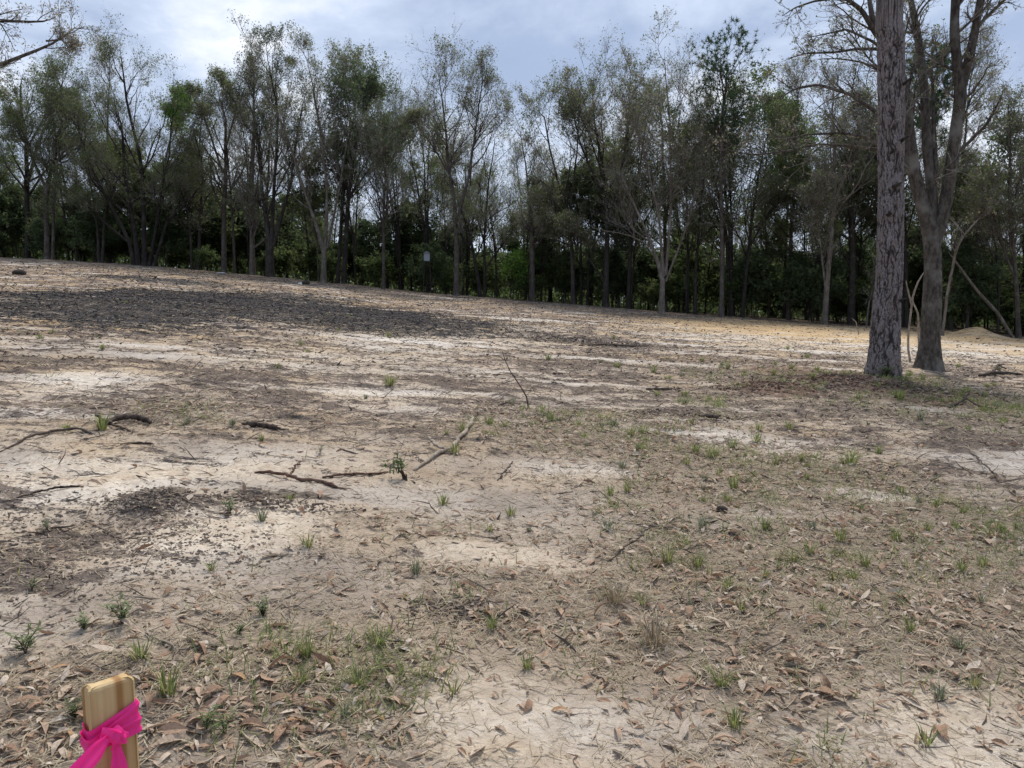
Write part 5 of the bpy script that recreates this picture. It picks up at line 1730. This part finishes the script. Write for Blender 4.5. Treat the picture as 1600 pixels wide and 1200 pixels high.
def thin_grass():
    g = np.random.default_rng(440)
    acc = Acc()
    cx, cy = [], []
    for (bx, by, rx, ry, sg, an) in B_GRN:
        k = int(np.clip(rx * ry * 44 * sg, 40, 420))
        u = g.normal(0, .6, k) * rx; v = g.normal(0, .6, k) * ry
        cx.append(bx + u * math.cos(an) - v * math.sin(an)); cy.append(by + u * math.sin(an) + v * math.cos(an))
    u, v = scatter(g, 620, 2.6, 16, p=1.2)
    cx = np.concatenate(cx + [u]); cy = np.concatenate(cy + [v])
    n = g.integers(6, 34, len(cx)); i = np.repeat(np.arange(len(cx)), n)
    sp = g.uniform(.03, .20, len(cx))[i]
    x = cx[i] + g.normal(size=len(i)) * sp; y = cy[i] + g.normal(size=len(i)) * sp
    mk = masks(x, y)
    keep = (y > 1.5) & ((mk['lit'] + mk['grn'] > .35) | (g.random(len(x)) < .04))
    x, y = x[keep], y[keep]; N = len(x); z = H(x, y)
    a = g.uniform(0, 6.283, N); L = g.uniform(.035, .12, N) * (1 + .3 * (np.hypot(x, y) > 9))
    d = np.stack([np.cos(a) * .8, np.sin(a) * .8, g.uniform(.3, 1, N)], 1)
    sd = np.stack([-np.sin(a), np.cos(a), 0 * a], 1) * (.0025 + .00025 * np.hypot(x, y))[:, None]
    p0 = np.stack([x, y, z - .003], 1); p1 = p0 + d * L[:, None]
    acc.add(np.stack([p0 - sd, p0 + sd, p1], 1).reshape(-1, 3), None, np.arange(N * 3).reshape(-1, 3), tint=np.repeat(g.random(N), 3))
    o = obj('thin_grass', acc.mesh('thin_grass', [M_GRASS], smooth=False))
    tag(o, 'thin short green grass growing through the litter', 'grass', None, 'stuff')
    print('thin grass', N)


thin_grass()


def weed_mesh(seed, n, h, mat):
    """a low weed: several stems with paired narrow leaves"""
    g = np.random.default_rng(seed)
    st, lf = Acc(), Acc()
    for k in range(n):
        a = g.uniform(0, 6.283); out = g.uniform(.1, .7)
        pts = np.array([[0, 0, -.01], [math.cos(a) * out * h * .3, math.sin(a) * out * h * .3, h * .5], [math.cos(a) * out * h * .8, math.sin(a) * out * h * .8, h * g.uniform(.7, 1)]])
        P, r_ = resample(pts, [.002, .0016, .0008], 7)
        tubes(st, P[None], r_[None], 4)
        for t in np.linspace(.25, 1, 9):
            c = np.array([np.interp(t, np.linspace(0, 1, 7), P[:, i]) for i in range(3)])
            for sgn in (0, math.pi):
                b = g.uniform(0, 6.283) + sgn
                L = h * g.uniform(.16, .30)
                d = np.array([math.cos(b), math.sin(b), g.uniform(.1, .7)]) * L; sd = np.array([-math.sin(b), math.cos(b), 0]) * L * .13
                V = np.array([c, c + d * .5 + sd, c + d, c + d * .5 - sd])
                lf.add(V, np.array([[0, 1, 2, 3]]), tint=np.full(4, g.random()))
    return st.mesh('weed_stem', [M_STICK_D]), lf.mesh('weed_leaves', [mat], smooth=False)


WEED = [weed_mesh(1, 7, .16, M_LF_BRIGHT2), weed_mesh(2, 4, .14, M_LF_BRIGHT2), weed_mesh(3, 9, .12, M_LF_BRIGHT2)]
for (px, py, k, s, lab) in [(192, 982, 0, 1.15, 'bushy green weed beside a bank of curled leaves'), (40, 1030, 0, 1.1, 'feathery green weed on the sand at the litter\'s edge'), (412, 968, 2, 1.0, 'green weed on grey sand beyond the leaf litter'),
                            (132, 992, 2, .9, 'yellowish low weed in leaves beside the bushy weed'), (375, 998, 2, .6, 'tiny dark green weed in front of curled leaves'), (50, 930, 1, .8, 'small bright weed on bare grey sand'),
                            (322, 1150, 1, 1.0, 'thin-stemmed weed with few leaves right of the stake'), (352, 1160, 1, .9, 'reddish-stemmed weed next to the thin-stemmed weed'), (118, 1128, 2, .8, 'bright weed left of the stake'),
                            (360, 808, 0, .9, 'sprig of green weed by the mulch ridge on pale sand'), (75, 835, 1, .9, 'small weed with yellow leaf in churned sand'), (1372, 578, 2, 3.2, 'green vine leaves round the big pine\'s foot'),
                            (1362, 583, 0, 2.2, 'low sprigs at the foot of the big pine'), (500, 712, 1, .9, 'tiny yellow-flowered weed on dark soil')]:
    p = G(px, py)
    if py < 590:
        p = np.array([PINE[0] + (px - 1380) / FPX * 15, PINE[1] - .42, 0]); p[2] = Gz(p)
    s = s * .68
    root = obj('weed', None, loc=p, rot=(0, 0, px * .11), scale=(s * 1.15, s * 1.15, s * .85))
    obj('stem', WEED[k][0], root); obj('leaves', WEED[k][1], root)
    tag(root, lab, 'weed', 'green weeds in the clearing')
print('ground cover', round(time.time() - T0, 1))
seen = {}
for o in scene.objects:
    if o.type == 'MESH':
        seen[o.data.name] = sum(max(0, p) for p in [0]) or len(o.data.loops) - 2 * len(o.data.polygons)
print('TRIS', sum(seen.values()))
for k_, v_ in sorted(seen.items(), key=lambda q: -q[1])[:14]:
    print('   ', k_, v_)
